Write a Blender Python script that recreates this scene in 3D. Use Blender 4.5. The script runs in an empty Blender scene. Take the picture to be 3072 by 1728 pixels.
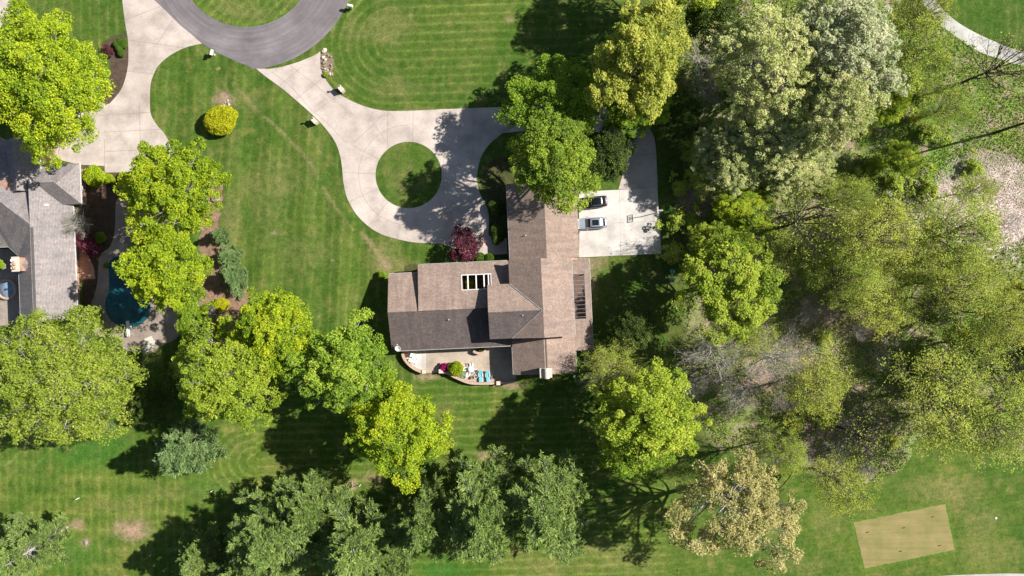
import bpy, bmesh, math, random
import numpy as np
from mathutils import Vector, Matrix
from mathutils.geometry import tessellate_polygon
R = math.radians
sc = bpy.context.scene
C = sc.collection
S = 17.9            # photograph pixels per metre on the ground
H = 116.0           # flying height of the camera
# ------------------------------------------------------------------ camera, sky, sun
cam = bpy.data.cameras.new('camera'); co = bpy.data.objects.new('camera', cam); C.objects.link(co)
co.location = (0, 0, H); cam.sensor_width = 36; cam.lens = 36 * H / (3072 / S)
cam.clip_start = 1; cam.clip_end = 3000
sc.camera = co
SUN_EL, SUN_AZ = 38.4, 15.0     # elevation; direction to the sun measured from +X towards +Y
w = bpy.data.worlds.new('World'); sc.world = w; w.use_nodes = True
nt = w.node_tree; bg = nt.nodes['Background']; sk = nt.nodes.new('ShaderNodeTexSky')
sk.sky_type = 'NISHITA'; sk.sun_disc = False; sk.sun_elevation = R(SUN_EL); sk.sun_rotation = R(90 - SUN_AZ)
nt.links.new(sk.outputs[0], bg.inputs[0]); bg.inputs[1].default_value = 0.05
sl = bpy.data.lights.new('sun', 'SUN'); sl.energy = 5.0; sl.angle = R(0.6); sl.color = (1, 0.955, 0.89)
so = bpy.data.objects.new('sun', sl); C.objects.link(so)
sd = Vector((math.cos(R(SUN_EL)) * math.cos(R(SUN_AZ)), math.cos(R(SUN_EL)) * math.sin(R(SUN_AZ)), math.sin(R(SUN_EL))))
so.rotation_euler = (-sd).to_track_quat('-Z', 'Y').to_euler(); so.location = (90, 30, 120)
sc.view_settings.view_transform = 'Standard'; sc.view_settings.look = 'None'
sc.view_settings.exposure = 0.68; sc.view_settings.gamma = 1
sc.cycles.max_bounces = 4; sc.cycles.diffuse_bounces = 2; sc.cycles.transmission_bounces = 3

def G(px, py, h=0.0):
    k = (1 - h / H) / S
    return ((px - 1536) * k, (864 - py) * k)
def GD(px, py, h=0.0): return G(px * 1.19255, py * 1.19255, h)

# ------------------------------------------------------------------ materials
MATS = {}
def sh(n, t, **kw):
    x = n.new(t)
    for k, v in kw.items(): setattr(x, k, v)
    return x
def base_mat(name):
    m = bpy.data.materials.new(name); m.use_nodes = True
    return m, m.node_tree.nodes, m.node_tree.links, m.node_tree.nodes['Principled BSDF']
def noise(n, l, scale, detail=4, vec=None, rough=0.55):
    t = sh(n, 'ShaderNodeTexNoise'); t.inputs['Scale'].default_value = scale; t.inputs['Detail'].default_value = detail
    t.inputs['Roughness'].default_value = rough
    if vec: l.new(vec, t.inputs['Vector'])
    return t.outputs['Fac']
def ramp(n, l, fac, stops):
    r = sh(n, 'ShaderNodeValToRGB'); e = r.color_ramp.elements
    while len(e) < len(stops): e.new(0.5)
    for i, (p, c) in enumerate(stops): e[i].position = p; e[i].color = (*c, 1) if len(c) == 3 else c
    l.new(fac, r.inputs['Fac']); return r.outputs['Color']
def mixc(n, l, fac, a, b, mode='MIX'):
    m = sh(n, 'ShaderNodeMix', data_type='RGBA', blend_type=mode)
    for s_, v in ((m.inputs[0], fac), (m.inputs[6], a), (m.inputs[7], b)):
        if isinstance(v, (int, float)): s_.default_value = v
        elif isinstance(v, tuple): s_.default_value = (*v, 1)
        else: l.new(v, s_)
    return m.outputs[2]
def bump(n, l, fac, b, strength=0.3, dist=0.05):
    x = sh(n, 'ShaderNodeBump'); x.inputs['Strength'].default_value = strength; x.inputs['Distance'].default_value = dist
    l.new(fac, x.inputs['Height']); l.new(x.outputs[0], b.inputs['Normal'])
def plain(name, col, rough=0.6, metal=0.0, var=0.25, scale=3.0, **kw):
    if name in MATS: return MATS[name]
    m, n, l, b = base_mat(name)
    tc = sh(n, 'ShaderNodeTexCoord')
    f = noise(n, l, scale, 5, tc.outputs['Object'])
    lo = tuple(c * (1 - var) for c in col); hi = tuple(min(1, c * (1 + var)) for c in col)
    l.new(ramp(n, l, f, [(0.3, lo), (0.7, hi)]), b.inputs['Base Color'])
    b.inputs['Roughness'].default_value = rough; b.inputs['Metallic'].default_value = metal
    for k, v in kw.items(): b.inputs[k].default_value = v
    MATS[name] = m; return m

def mat_ground(name, rough_scale=1.0, bumpy=0.5):
    m, n, l, b = base_mat(name)
    at = sh(n, 'ShaderNodeAttribute', attribute_name='col')
    geo = sh(n, 'ShaderNodeNewGeometry')
    f1 = noise(n, l, 7.0, 6, geo.outputs['Position'], 0.8)
    f2 = noise(n, l, 0.9, 5, geo.outputs['Position'], 0.65)
    f3 = noise(n, l, 2.6, 3, geo.outputs['Position'])
    a = mixc(n, l, 1.0, at.outputs['Color'], ramp(n, l, f1, [(0.30, (0.34, 0.4, 0.32)), (0.5, (0.97, 0.97, 0.95)), (0.70, (1.9, 1.7, 2.0))]), 'MULTIPLY')
    c = mixc(n, l, 1.0, a, ramp(n, l, f2, [(0.33, (0.7, 0.78, 0.7)), (0.5, (1, 1, 1)), (0.68, (1.32, 1.2, 1.35))]), 'MULTIPLY')
    c = mixc(n, l, 1.0, c, ramp(n, l, f3, [(0.33, (0.8, 0.84, 0.8)), (0.67, (1.2, 1.15, 1.25))]), 'MULTIPLY')
    l.new(c, b.inputs['Base Color']); b.inputs['Roughness'].default_value = 0.9
    b.inputs['Specular IOR Level'].default_value = 0.15
    bump(n, l, f1, b, bumpy, 0.12)
    return m
def mat_concrete(name, col, stain, var=1.0, joint=None):
    m, n, l, b = base_mat(name)
    geo = sh(n, 'ShaderNodeNewGeometry')
    f1 = noise(n, l, 0.33, 7, geo.outputs['Position'], 0.62); f2 = noise(n, l, 5.0, 4, geo.outputs['Position'], 0.7)
    f3 = noise(n, l, 0.12, 3, geo.outputs['Position'])
    c = ramp(n, l, f1, [(0.34, stain), (0.5, col), (0.64, tuple(min(1, x * 1.13) for x in col))])
    c = mixc(n, l, 1.0, c, ramp(n, l, f2, [(0.3, (0.86,) * 3), (0.7, (1.1,) * 3)]), 'MULTIPLY')
    c = mixc(n, l, 1.0, c, ramp(n, l, f3, [(0.38, (0.84, 0.82, 0.80)), (0.62, (1.08, 1.07, 1.06))]), 'MULTIPLY')
    l.new(c, b.inputs['Base Color']); b.inputs['Roughness'].default_value = 0.85
    bump(n, l, f2, b, 0.15, 0.02)
    return m
def mat_shingle(name, c1, c2, c3, diag=False):
    m, n, l, b = base_mat(name)
    tc = sh(n, 'ShaderNodeTexCoord')
    br = sh(n, 'ShaderNodeTexBrick'); l.new(tc.outputs['UV'], br.inputs['Vector'])
    br.inputs['Scale'].default_value = 1.0; br.inputs['Brick Width'].default_value = 0.42; br.inputs['Row Height'].default_value = 0.2
    br.inputs['Mortar Size'].default_value = 0.022; br.inputs['Mortar Smooth'].default_value = 0.3; br.inputs['Bias'].default_value = 0.0
    br.inputs['Color1'].default_value = (*c1, 1); br.inputs['Color2'].default_value = (*c2, 1); br.inputs['Mortar'].default_value = (*[x * 0.62 for x in c3], 1)
    geo = sh(n, 'ShaderNodeNewGeometry')
    f1 = noise(n, l, 0.5, 6, geo.outputs['Position'], 0.6); f2 = noise(n, l, 3.0, 4, geo.outputs['Position'], 0.75)
    mp = sh(n, 'ShaderNodeMapping'); mp.inputs['Scale'].default_value = (1.3, 0.16, 1); l.new(tc.outputs['UV'], mp.inputs['Vector'])
    f3 = noise(n, l, 1.0, 5, mp.outputs[0], 0.6)
    c = mixc(n, l, 1.0, br.outputs['Color'], ramp(n, l, f1, [(0.3, (0.85, 0.86, 0.87)), (0.7, (1.14, 1.12, 1.1))]), 'MULTIPLY')
    c = mixc(n, l, 1.0, c, ramp(n, l, f2, [(0.3, (0.78,) * 3), (0.7, (1.22,) * 3)]), 'MULTIPLY')
    c = mixc(n, l, 1.0, c, ramp(n, l, f3, [(0.35, (0.82, 0.83, 0.85)), (0.65, (1.08, 1.07, 1.06))]), 'MULTIPLY')
    l.new(c, b.inputs['Base Color']); b.inputs['Roughness'].default_value = 0.9
    bump(n, l, f2, b, 0.35, 0.03)
    return m
def mat_brick(name, c1, c2, mortar):
    m, n, l, b = base_mat(name)
    tc = sh(n, 'ShaderNodeTexCoord')
    br = sh(n, 'ShaderNodeTexBrick'); l.new(tc.outputs['UV'], br.inputs['Vector'])
    br.inputs['Scale'].default_value = 1.0; br.inputs['Brick Width'].default_value = 0.22; br.inputs['Row Height'].default_value = 0.075
    br.inputs['Mortar Size'].default_value = 0.01
    br.inputs['Color1'].default_value = (*c1, 1); br.inputs['Color2'].default_value = (*c2, 1); br.inputs['Mortar'].default_value = (*mortar, 1)
    geo = sh(n, 'ShaderNodeNewGeometry'); f = noise(n, l, 1.5, 5, geo.outputs['Position'])
    l.new(mixc(n, l, 1.0, br.outputs['Color'], ramp(n, l, f, [(0.3, (0.75,) * 3), (0.7, (1.2,) * 3)]), 'MULTIPLY'), b.inputs['Base Color'])
    b.inputs['Roughness'].default_value = 0.85
    return m
def mat_leaf(name, trans=0.3, rough=0.6, var=0.12):
    m, n, l, b = base_mat(name)
    at = sh(n, 'ShaderNodeAttribute', attribute_name='col')
    oi = sh(n, 'ShaderNodeObjectInfo')
    c = mixc(n, l, 1.0, at.outputs['Color'], ramp(n, l, oi.outputs['Random'], [(0, (1 - var, 1 - var, 1 - var)), (1, (1 + var, 1 + var * 0.6, 1 + var))]), 'MULTIPLY')
    l.new(c, b.inputs['Base Color']); b.inputs['Roughness'].default_value = rough; b.inputs['Specular IOR Level'].default_value = 0.25
    tr = sh(n, 'ShaderNodeBsdfTranslucent'); l.new(c, tr.inputs['Color'])
    mx = sh(n, 'ShaderNodeMixShader'); mx.inputs[0].default_value = trans
    l.new(b.outputs[0], mx.inputs[1]); l.new(tr.outputs[0], mx.inputs[2])
    l.new(mx.outputs[0], n['Material Output'].inputs['Surface'])
    return m
M = {}
M['lawn'] = mat_ground('lawn'); M['wild'] = mat_ground('woodland_soil', bumpy=0.9)
M['drive'] = mat_concrete('old_concrete', (0.545, 0.475, 0.425), (0.42, 0.36, 0.32))
M['pad'] = mat_concrete('new_concrete', (0.60, 0.57, 0.53), (0.47, 0.44, 0.41))
M['deck'] = mat_concrete('deck_concrete', (0.36, 0.30, 0.25), (0.26, 0.21, 0.18))
M['patio'] = mat_concrete('patio_stone', (0.50, 0.42, 0.34), (0.38, 0.31, 0.25))
M['asphalt'] = mat_concrete('asphalt', (0.205, 0.185, 0.195), (0.175, 0.155, 0.165))
def road_streaks(m):
    n, l = m.node_tree.nodes, m.node_tree.links; b = n['Principled BSDF']; src = b.inputs['Base Color'].links[0].from_socket
    geo = sh(n, 'ShaderNodeNewGeometry'); d = sh(n, 'ShaderNodeVectorMath', operation='DISTANCE'); l.new(geo.outputs['Position'], d.inputs[0]); d.inputs[1].default_value = (*G(738, -124), 0)
    sep = sh(n, 'ShaderNodeSeparateXYZ'); l.new(geo.outputs['Position'], sep.inputs[0]); cb = sh(n, 'ShaderNodeCombineXYZ'); l.new(d.outputs['Value'], cb.inputs[0])
    mu = sh(n, 'ShaderNodeMath', operation='MULTIPLY'); mu.inputs[1].default_value = .06; l.new(sep.outputs[0], mu.inputs[0]); l.new(mu.outputs[0], cb.inputs[1])
    f = noise(n, l, 1.5, 5, cb.outputs[0], .65)
    l.new(mixc(n, l, 1.0, src, ramp(n, l, f, [(0.34, (.82, .82, .84)), (0.5, (1, 1, 1)), (0.66, (1.2, 1.18, 1.18))]), 'MULTIPLY'), b.inputs['Base Color'])
road_streaks(M['asphalt'])
M['cartpath'] = mat_concrete('path_concrete', (0.50, 0.49, 0.46), (0.42, 0.41, 0.38))
M['joint'] = plain('joint_filler', (0.27, 0.235, 0.21), 0.9)
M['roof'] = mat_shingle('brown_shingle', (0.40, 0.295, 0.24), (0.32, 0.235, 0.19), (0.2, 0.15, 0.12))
M['roof_dark'] = mat_shingle('dark_brown_shingle', (0.17, 0.135, 0.125), (0.12, 0.095, 0.09), (0.1, 0.08, 0.07))
M['roof_grey'] = mat_shingle('grey_shingle', (0.35, 0.31, 0.30), (0.28, 0.245, 0.24), (0.2, 0.19, 0.18))
M['roof_grey_dark'] = mat_shingle('dark_grey_shingle', (0.23, 0.205, 0.195), (0.18, 0.16, 0.155), (0.1, 0.09, 0.09))
M['white'] = plain('white_paint', (0.8, 0.79, 0.76), 0.5, var=0.06)
M['dark'] = plain('dark_trim', (0.05, 0.04, 0.035), 0.6)
M['brown'] = plain('brown_siding', (0.2, 0.14, 0.1), 0.8)
M['brick'] = mat_brick('brick', (0.42, 0.2, 0.13), (0.34, 0.16, 0.1), (0.45, 0.38, 0.32))
M['brickcap'] = plain('tan_brick_cap', (0.50, 0.36, 0.27), 0.8, scale=6)
M['limestone'] = plain('limestone', (0.62, 0.53, 0.42), 0.8, scale=5)
M['metal'] = plain('grey_metal', (0.5, 0.5, 0.5), 0.35, 0.8)
M['flash'] = plain('valley_flashing', (0.32, 0.33, 0.32), 0.5, 0.3)
M['glass'] = plain('dark_glass', (0.015, 0.018, 0.022), 0.06, var=0.1)
M['bark'] = plain('bark', (0.16, 0.13, 0.105), 0.95, var=0.4, scale=2)
M['barkpale'] = plain('pale_bark', (0.42, 0.39, 0.35), 0.95, var=0.35, scale=2)
M['barkdark'] = plain('dark_bark', (0.05, 0.042, 0.035), 0.95, var=0.4, scale=2)
M['leaf'] = mat_leaf('leaves', .36); M['needle'] = mat_leaf('needles', 0.12, 0.55)
M['mulch'] = plain('mulch', (0.15, 0.1, 0.08), 0.95, var=0.5, scale=6)
M['teal'] = plain('teal_plastic', (0.08, 0.3, 0.26), 0.5, var=0.1)

# ------------------------------------------------------------------ object helpers
def tag(o, label=None, cat=None, group=None, kind=None):
    if label: o['label'] = label
    if cat: o['category'] = cat
    if group: o['group'] = group
    if kind: o['kind'] = kind
    return o
def thing(name, label, cat, loc=(0, 0, 0), rot=0, group=None):
    o = bpy.data.objects.new(name, None); C.objects.link(o); o.empty_display_size = 0.3
    o.location = loc if len(loc) == 3 else (*loc, 0); o.rotation_euler = (0, 0, rot)
    return tag(o, label, cat, group)
class MB:
    def __init__(s): s.v = []; s.f = []; s.sm = []; s.mi = []
    def add(s, vs, fs, smooth=False, mi=0):
        o = len(s.v); s.v += [tuple(v) for v in vs]
        for f in fs: s.f.append(tuple(i + o for i in f)); s.sm.append(smooth); s.mi.append(mi)
        return s
    def box(s, x0, x1, y0, y1, z0, z1, mi=0, rot=0, piv=None):
        vs = [(x0, y0, z0), (x1, y0, z0), (x1, y1, z0), (x0, y1, z0), (x0, y0, z1), (x1, y0, z1), (x1, y1, z1), (x0, y1, z1)]
        if rot:
            px, py = piv or ((x0 + x1) / 2, (y0 + y1) / 2); c, q = math.cos(rot), math.sin(rot)
            vs = [(px + (x - px) * c - (y - py) * q, py + (x - px) * q + (y - py) * c, z) for x, y, z in vs]
        return s.add(vs, [(0, 3, 2, 1), (4, 5, 6, 7), (0, 1, 5, 4), (1, 2, 6, 5), (2, 3, 7, 6), (3, 0, 4, 7)], mi=mi)
    def tube(s, pts, r0, r1=None, n=8, cap=True, smooth=True, mi=0):
        r1 = r0 if r1 is None else r1; pts = [Vector(p) for p in pts]; m = len(pts); vs = []
        for i, p in enumerate(pts):
            d = (pts[min(i + 1, m - 1)] - pts[max(i - 1, 0)]).normalized()
            a = d.cross(Vector((0, 0, 1)) if abs(d.z) < 0.9 else Vector((1, 0, 0))).normalized(); b = d.cross(a)
            r = r0 + (r1 - r0) * i / max(1, m - 1)
            vs += [p + (a * math.cos(2 * math.pi * k / n) + b * math.sin(2 * math.pi * k / n)) * r for k in range(n)]
        fs = [(i * n + k, i * n + (k + 1) % n, (i + 1) * n + (k + 1) % n, (i + 1) * n + k) for i in range(m - 1) for k in range(n)]
        s.add(vs, fs, smooth, mi)
        if cap: s.add(vs[:n], [tuple(range(n))], mi=mi); s.add(vs[-n:], [tuple(range(n - 1, -1, -1))], mi=mi)
        return s
    def lathe(s, prof, cx=0, cy=0, n=24, smooth=True, mi=0, sx=1, sy=1):
        vs = [(cx + r * sx * math.cos(2 * math.pi * k / n), cy + r * sy * math.sin(2 * math.pi * k / n), z) for r, z in prof for k in range(n)]
        m = len(prof)
        fs = [(i * n + k, i * n + (k + 1) % n, (i + 1) * n + (k + 1) % n, (i + 1) * n + k) for i in range(m - 1) for k in range(n)]
        return s.add(vs, fs, smooth, mi)
    def prism(s, poly, z0, z1, holes=(), mi=0):
        loops = [[(x, y) for x, y in poly]] + [list(h) for h in holes]
        flat = [p for lp in loops for p in lp]
        tris = tessellate_polygon([[Vector((x, y, 0)) for x, y in lp] for lp in loops])
        top = [(x, y, z1) for x, y in flat]; bot = [(x, y, z0) for x, y in flat]
        up = []
        for t in tris:
            a, b_, c = (flat[i] for i in t)
            up.append(tuple(t) if (b_[0] - a[0]) * (c[1] - a[1]) - (b_[1] - a[1]) * (c[0] - a[0]) > 0 else tuple(t)[::-1])
        s.add(top, up, mi=mi); s.add(bot, [t[::-1] for t in up], mi=mi)
        for lp in loops:
            n = len(lp)
            ar = sum(lp[i][0] * lp[(i + 1) % n][1] - lp[(i + 1) % n][0] * lp[i][1] for i in range(n))
            for i in range(n):
                a, b_ = lp[i], lp[(i + 1) % n]
                q = [(*a, z0), (*b_, z0), (*b_, z1), (*a, z1)]
                s.add(q, [(0, 1, 2, 3)], mi=mi)
        return s
    def slab(s, pts, t=0.16, mi=0):      # a roof plane: the polygon given in 3D is its top face
        n = len(pts); top = [tuple(p) for p in pts]; bot = [(p[0], p[1], p[2] - t) for p in pts]
        ar = sum(pts[i][0] * pts[(i + 1) % n][1] - pts[(i + 1) % n][0] * pts[i][1] for i in range(n))
        if ar < 0: top = top[::-1]; bot = bot[::-1]
        s.add(top, [tuple(range(n))], mi=mi); s.add(bot, [tuple(range(n - 1, -1, -1))], mi=mi)
        s.add(top + bot, [(i, i + n, (i + 1) % n + n, (i + 1) % n) for i in range(n)], mi=mi + 1)
        return s
    def build(s, name, mats, parent=None, uv=False, loc=None):
        me = bpy.data.meshes.new(name); me.from_pydata(s.v, [], s.f)
        me.polygons.foreach_set('use_smooth', s.sm); me.polygons.foreach_set('material_index', s.mi)
        mats = mats if isinstance(mats, (list, tuple)) else [mats]
        for m_ in mats: me.materials.append(m_)
        if uv:
            ul = me.uv_layers.new(name='UVMap')
            for p in me.polygons:
                nrm = p.normal
                if abs(nrm.z) > 0.97: U, V = Vector((1, 0, 0)), Vector((0, 1, 0))
                else:
                    U = Vector((0, 0, 1)).cross(nrm).normalized(); V = nrm.cross(U)
                for li in p.loop_indices:
                    c = me.vertices[me.loops[li].vertex_index].co; ul.data[li].uv = (c.dot(U), c.dot(V))
        me.update()
        o = bpy.data.objects.new(name, me); C.objects.link(o); o.parent = parent
        if loc: o.location = loc
        return o
def copy_tree(o, parent=None):
    kids = list(o.children); c = o.copy(); C.objects.link(c); c.parent = parent
    for k in kids: copy_tree(k, c)
    return c
def again(src, label, loc, rot=None, scale=None):
    c = copy_tree(src); c.location = loc if len(loc) == 3 else (*loc, 0); c['label'] = label
    if rot is not None: c.rotation_euler = (0, 0, rot)
    if scale is not None: c.scale = scale if isinstance(scale, tuple) else (scale,) * 3
    return c
def smooth_poly(pts, closed=True, k=5):
    out = []; n = len(pts)
    rng = range(n) if closed else range(n - 1)
    for i in rng:
        p0, p1, p2, p3 = [np.array(pts[(i + j) % n] if closed else pts[min(max(i + j, 0), n - 1)], float) for j in (-1, 0, 1, 2)]
        for t in np.arange(k) / k:
            out.append(tuple(0.5 * ((2 * p1) + (-p0 + p2) * t + (2 * p0 - 5 * p1 + 4 * p2 - p3) * t * t + (-p0 + 3 * p1 - 3 * p2 + p3) * t ** 3)))
    if not closed: out.append(tuple(pts[-1]))
    return out
def ribbon(mb, pts, wd, z0, z1, mi=0):
    pts = [np.array(p, float) for p in pts]; L_, R_ = [], []
    for i, p in enumerate(pts):
        d = pts[min(i + 1, len(pts) - 1)] - pts[max(i - 1, 0)]; d /= (np.hypot(*d) + 1e-9); nn = np.array((-d[1], d[0]))
        L_.append(tuple(p + nn * wd / 2)); R_.append(tuple(p - nn * wd / 2))
    m = len(pts); n4 = []
    vs = [(*p, z1) for p in L_] + [(*p, z1) for p in R_] + [(*p, z0) for p in L_] + [(*p, z0) for p in R_]
    fs = []
    for i in range(m - 1):
        fs += [(m + i, m + i + 1, i + 1, i), (2 * m + i, i, i + 1, 2 * m + i + 1), (3 * m + i, 3 * m + i + 1, m + i + 1, m + i)]
    fs += [(0, m, 3 * m, 2 * m), (m - 1, 3 * m - 1, 4 * m - 1, 2 * m - 1)]
    mb.add(vs, fs, mi=mi); return mb

# ------------------------------------------------------------------ numpy noise for the ground
rs = np.random.RandomState(7)
LAT = rs.rand(256, 256)
def vnoise(x, y):
    xi = np.floor(x).astype(int); yi = np.floor(y).astype(int); fx = x - xi; fy = y - yi
    fx = fx * fx * (3 - 2 * fx); fy = fy * fy * (3 - 2 * fy)
    a = LAT[xi % 256, yi % 256]; b = LAT[(xi + 1) % 256, yi % 256]; c = LAT[xi % 256, (yi + 1) % 256]; d = LAT[(xi + 1) % 256, (yi + 1) % 256]
    return (a * (1 - fx) + b * fx) * (1 - fy) + (c * (1 - fx) + d * fx) * fy
def fbm(x, y, o=4):
    s_ = 0; a = 0.5; t = 0
    for i in range(o): s_ = s_ + a * vnoise(x * 2 ** i + 17 * i, y * 2 ** i + 31 * i); t += a; a *= 0.55
    return s_ / t
def inpoly(X, Y, poly):
    r = np.zeros(X.shape, bool); n = len(poly)
    for i in range(n):
        x0, y0 = poly[i]; x1, y1 = poly[(i + 1) % n]
        if y0 == y1: continue
        c = ((y0 > Y) != (y1 > Y)) & (X < (x1 - x0) * (Y - y0) / (y1 - y0) + x0); r ^= c
    return r
def segd(X, Y, pts):
    d = np.full(X.shape, 1e9)
    for (x0, y0), (x1, y1) in zip(pts[:-1], pts[1:]):
        dx, dy = x1 - x0, y1 - y0; t = np.clip(((X - x0) * dx + (Y - y0) * dy) / (dx * dx + dy * dy), 0, 1)
        d = np.minimum(d, np.hypot(X - x0 - t * dx, Y - y0 - t * dy))
    return d
def sstep(a, b, x): t = np.clip((x - a) / (b - a), 0, 1); return t * t * (3 - 2 * t)

WILD = [(2010, -140), (2790, -140), (2777, 24), (2821, 76), (2872, 116), (2932, 156), (3000, 181), (3072, 203), (3400, 230), (3400, 1400), (3130, 1400), (3072, 1385),
        (3040, 1388), (2990, 1372), (2950, 1330), (2850, 1300), (2745, 1330), (2738, 1362), (2725, 1390), (2700, 1408), (2662, 1422), (2606, 1446), (2520, 1440), (2430, 1400), (2300, 1370), (2160, 1350), (2110, 1290),
        (2090, 1220), (2070, 1150), (2055, 1090), (2060, 1030), (2070, 930), (2055, 700), (2040, 620), (2060, 520), (2035, 400), (2010, 200)]
NX, NY = 880, 500
gx = np.linspace(-88, 88, NX); gy = np.linspace(-50, 50, NY)
GX, GY = np.meshgrid(gx, gy)
PX = 1536 + GX * S; PY = 864 - GY * S
jx = (fbm(PX / 40, PY / 40, 3) - .5) * 50; jy = (fbm(PX / 40 + 90, PY / 40 + 9, 3) - .5) * 50
wild = inpoly(PX + jx * 0.7, PY + jy * 0.7, WILD)
def lerp(a, b, t): t = t[..., None]; return a * (1 - t) + np.array(b) * t
n1 = fbm(PX / 130, PY / 130, 4); n2 = fbm(PX / 30 + 50, PY / 30, 4); n3 = fbm(PX / 9, PY / 9, 3)
base = np.zeros(PX.shape + (3,)) + np.array((0.058, 0.118, 0.016))
n4 = fbm(PX / 14 + 5, PY / 50 + 5, 3)
base = lerp(base, (0.092, 0.148, 0.024), np.clip((n1 - .38) * 2.6, 0, 1))
base = lerp(base, (0.13, 0.155, 0.045), np.clip((n4 - .5) * 3.5, 0, 1) * .5)
base = lerp(base, (0.16, 0.175, 0.05), np.clip((n2 - .56) * 3.2, 0, 1) * 0.75)
base = lerp(base, (0.038, 0.10, 0.010), np.clip((.42 - n2) * 3.5, 0, 1) * .7)
# mowing lines: bright narrow crests over broad alternate stripes
def lines(d, per, sharp=6): return np.exp(-sharp * (1 - np.cos(2 * np.pi * d / per)) / 2)
st = np.zeros(PX.shape)
mN = (PY < 345) & (PX > 940)
dcap = segd(PX + n2 * 10, PY + (n2 - .5) * 7 + (PX - 1180) * 0.035, [(1180, 128), (2200, 128)])
st += np.where(mN, (lines(dcap, 26) * .6 - .12) * (0.45 + n1), 0)
dw = PX + (PY - 400) * 0.05 + (n1 - .5) * 24
mW = (PX < 1300) & (PY >= 120) & (PY < 1150) & ~mN
st += np.where(mW, (lines(dw, 29, 5) * .42 + 0.22 * np.sin(2 * np.pi * dw / 116) - .12) * (0.3 + n1), 0)
rI = np.hypot(PX - 738, PY + 124)
mI = (rI < 210)
st += np.where(mI, lines(PX * 0.8 + PY * .75, 27, 4) * .5, 0) + np.where((rI < 203) & (rI > 160), 0.25 * np.sin(rI / 5), 0)
mS = PY >= 1150
tS = sstep(720, 800, PX)
hl = lines(PY + 0.03 * PX + (n2 - .5) * 8, 25, 5) * .8 - .12
vl = lines(PX + (n1 - .5) * 12, 25, 5) * .5 + lines(PY + n1 * 30, 52, 4) * .3 - .12
dS = np.hypot(np.minimum(PX - 770, 0) * .8, (PY - 1385) * 1.0)
arcs = lines(dS, 22, 5) * .9 - .1
hs = np.where((PX < 770) & (PX > 640) & (abs(PY - 1385) < 90), arcs, hl * tS + vl * (1 - tS))
st += np.where(mS & (PX < 2000), hs * (0.4 + 0.7 * n1), 0)
st += np.where(mS & (PX < 240) & (PY < 1400), lines(PX * .72 + PY * .7, 62, 20) * .5 - .02, 0)
st += np.where((PX < 400) & (PY < 160), lines(PX, 27) * .4 - .1, 0)
st += np.where(mS & (PX >= 2000), (lines(PY + .15 * PX, 15, 3) - .4) * .15, 0)
ci = np.hypot(PX - 1226, PY - 525) < 100
st = np.where(ci, 0.1 * np.sin(PX / 8), st)
base = base * (1 + 0.8 * st[..., None] * np.array((1.15, 0.9, 1.3)))
# dry grass, bare earth and worn tracks
DRY = (0.20, 0.195, 0.078); EARTH = (0.30, 0.225, 0.165)
def blob(col, cx, cy, rx, ry, k, ragged=.55):
    global base
    d = np.hypot((PX + jx * ragged - cx) / rx, (PY + jy * ragged - cy) / ry) + (n3 - .5) * .9
    base = lerp(base, col, np.clip(1.25 - d, 0, 1) * k)
for cx, cy, rx, ry, k in [(1155, 90, 80, 45, .5), (1170, 60, 60, 60, .35), (1190, 262, 90, 26, .45), (1060, 95, 40, 30, .4), (760, 40, 60, 30, .5), (690, 20, 60, 30, .4),
                          (740, 300, 50, 30, .5), (1150, 770, 50, 60, .7), (1195, 795, 60, 24, .8), (690, 640, 30, 60, .5), (700, 700, 26, 80, .5),
                          (860, 540, 80, 60, .35), (800, 600, 60, 110, .3), (900, 760, 120, 70, .3), (730, 560, 60, 50, .3), (960, 470, 30, 20, .3), (560, 900, 60, 80, .4),
                          (1330, 1240, 40, 60, .55), (1460, 1370, 46, 26, .6), (1120, 1440, 50, 22, .7), (1350, 1410, 60, 20, .4), (1020, 1450, 30, 20, .4),
                          (370, 1510, 110, 30, .45), (520, 1480, 120, 26, .45), (270, 1440, 30, 20, .4), (330, 1520, 40, 20, .3), (700, 1345, 60, 40, .4),
                          (1640, 1690, 130, 40, .5), (1800, 1640, 100, 30, .45), (1900, 1680, 120, 50, .4), (1700, 1600, 90, 30, .3), (2860, 1480, 90, 60, .6), (2780, 1460, 110, 30, .45), (2940, 1620, 60, 90, .4), (2400, 1690, 120, 30, .35), (2960, 1560, 80, 40, .35),
                          (1230, 560, 60, 20, .3), (1190, 540, 40, 40, .3), (2480, 1560, 60, 60, .3), (3000, 1660, 100, 40, .35), (1330, 330, 200, 7, .5)]:
    blob(DRY, cx, cy, rx, ry, k * (.75 if cy < 1150 or cx > 1500 else .5))
for cx, cy, rx, ry, k in [(672, 300, 33, 28, .9), (651, 205, 7, 6, .9), (1160, 795, 26, 20, .6), (1283, 1128, 40, 12, .8), (1530, 1157, 40, 13, .8), (234, 1575, 30, 18, .8),
                          (396, 1590, 62, 34, .95), (258, 1628, 18, 18, .7), (1054, 1456, 24, 18, .8), (1130, 1435, 34, 18, .5), (1770, 850, 24, 70, .6), (1460, 1368, 30, 14, .7),
                          (2510, 1590, 5, 5, .5), (1790, 790, 36, 26, .6), (1052, 1165, 10, 5, .3), (600, 1370, 10, 5, .3), (820, 700, 8, 4, .6), (997, 782, 5, 4, .6), (1530, 60, 14, 10, .4)]:
    blob(EARTH, cx, cy, rx, ry, k, .35)
tr = segd(PX + jx * .25, PY, [(700, 250), (768, 326), (832, 382), (887, 437), (927, 485), (950, 530), (990, 600), (1060, 690)])
base = lerp(base, (0.27, 0.22, 0.12), np.clip(1.15 - tr / 7, 0, 1) * .42 * sstep(.35, .6, n2 + .12))
dT = segd(PX + jx * .05, PY + jy * .05, [(2560, 1567), (2835, 1512), (2864, 1649), (2593, 1705), (2560, 1567)])
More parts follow.
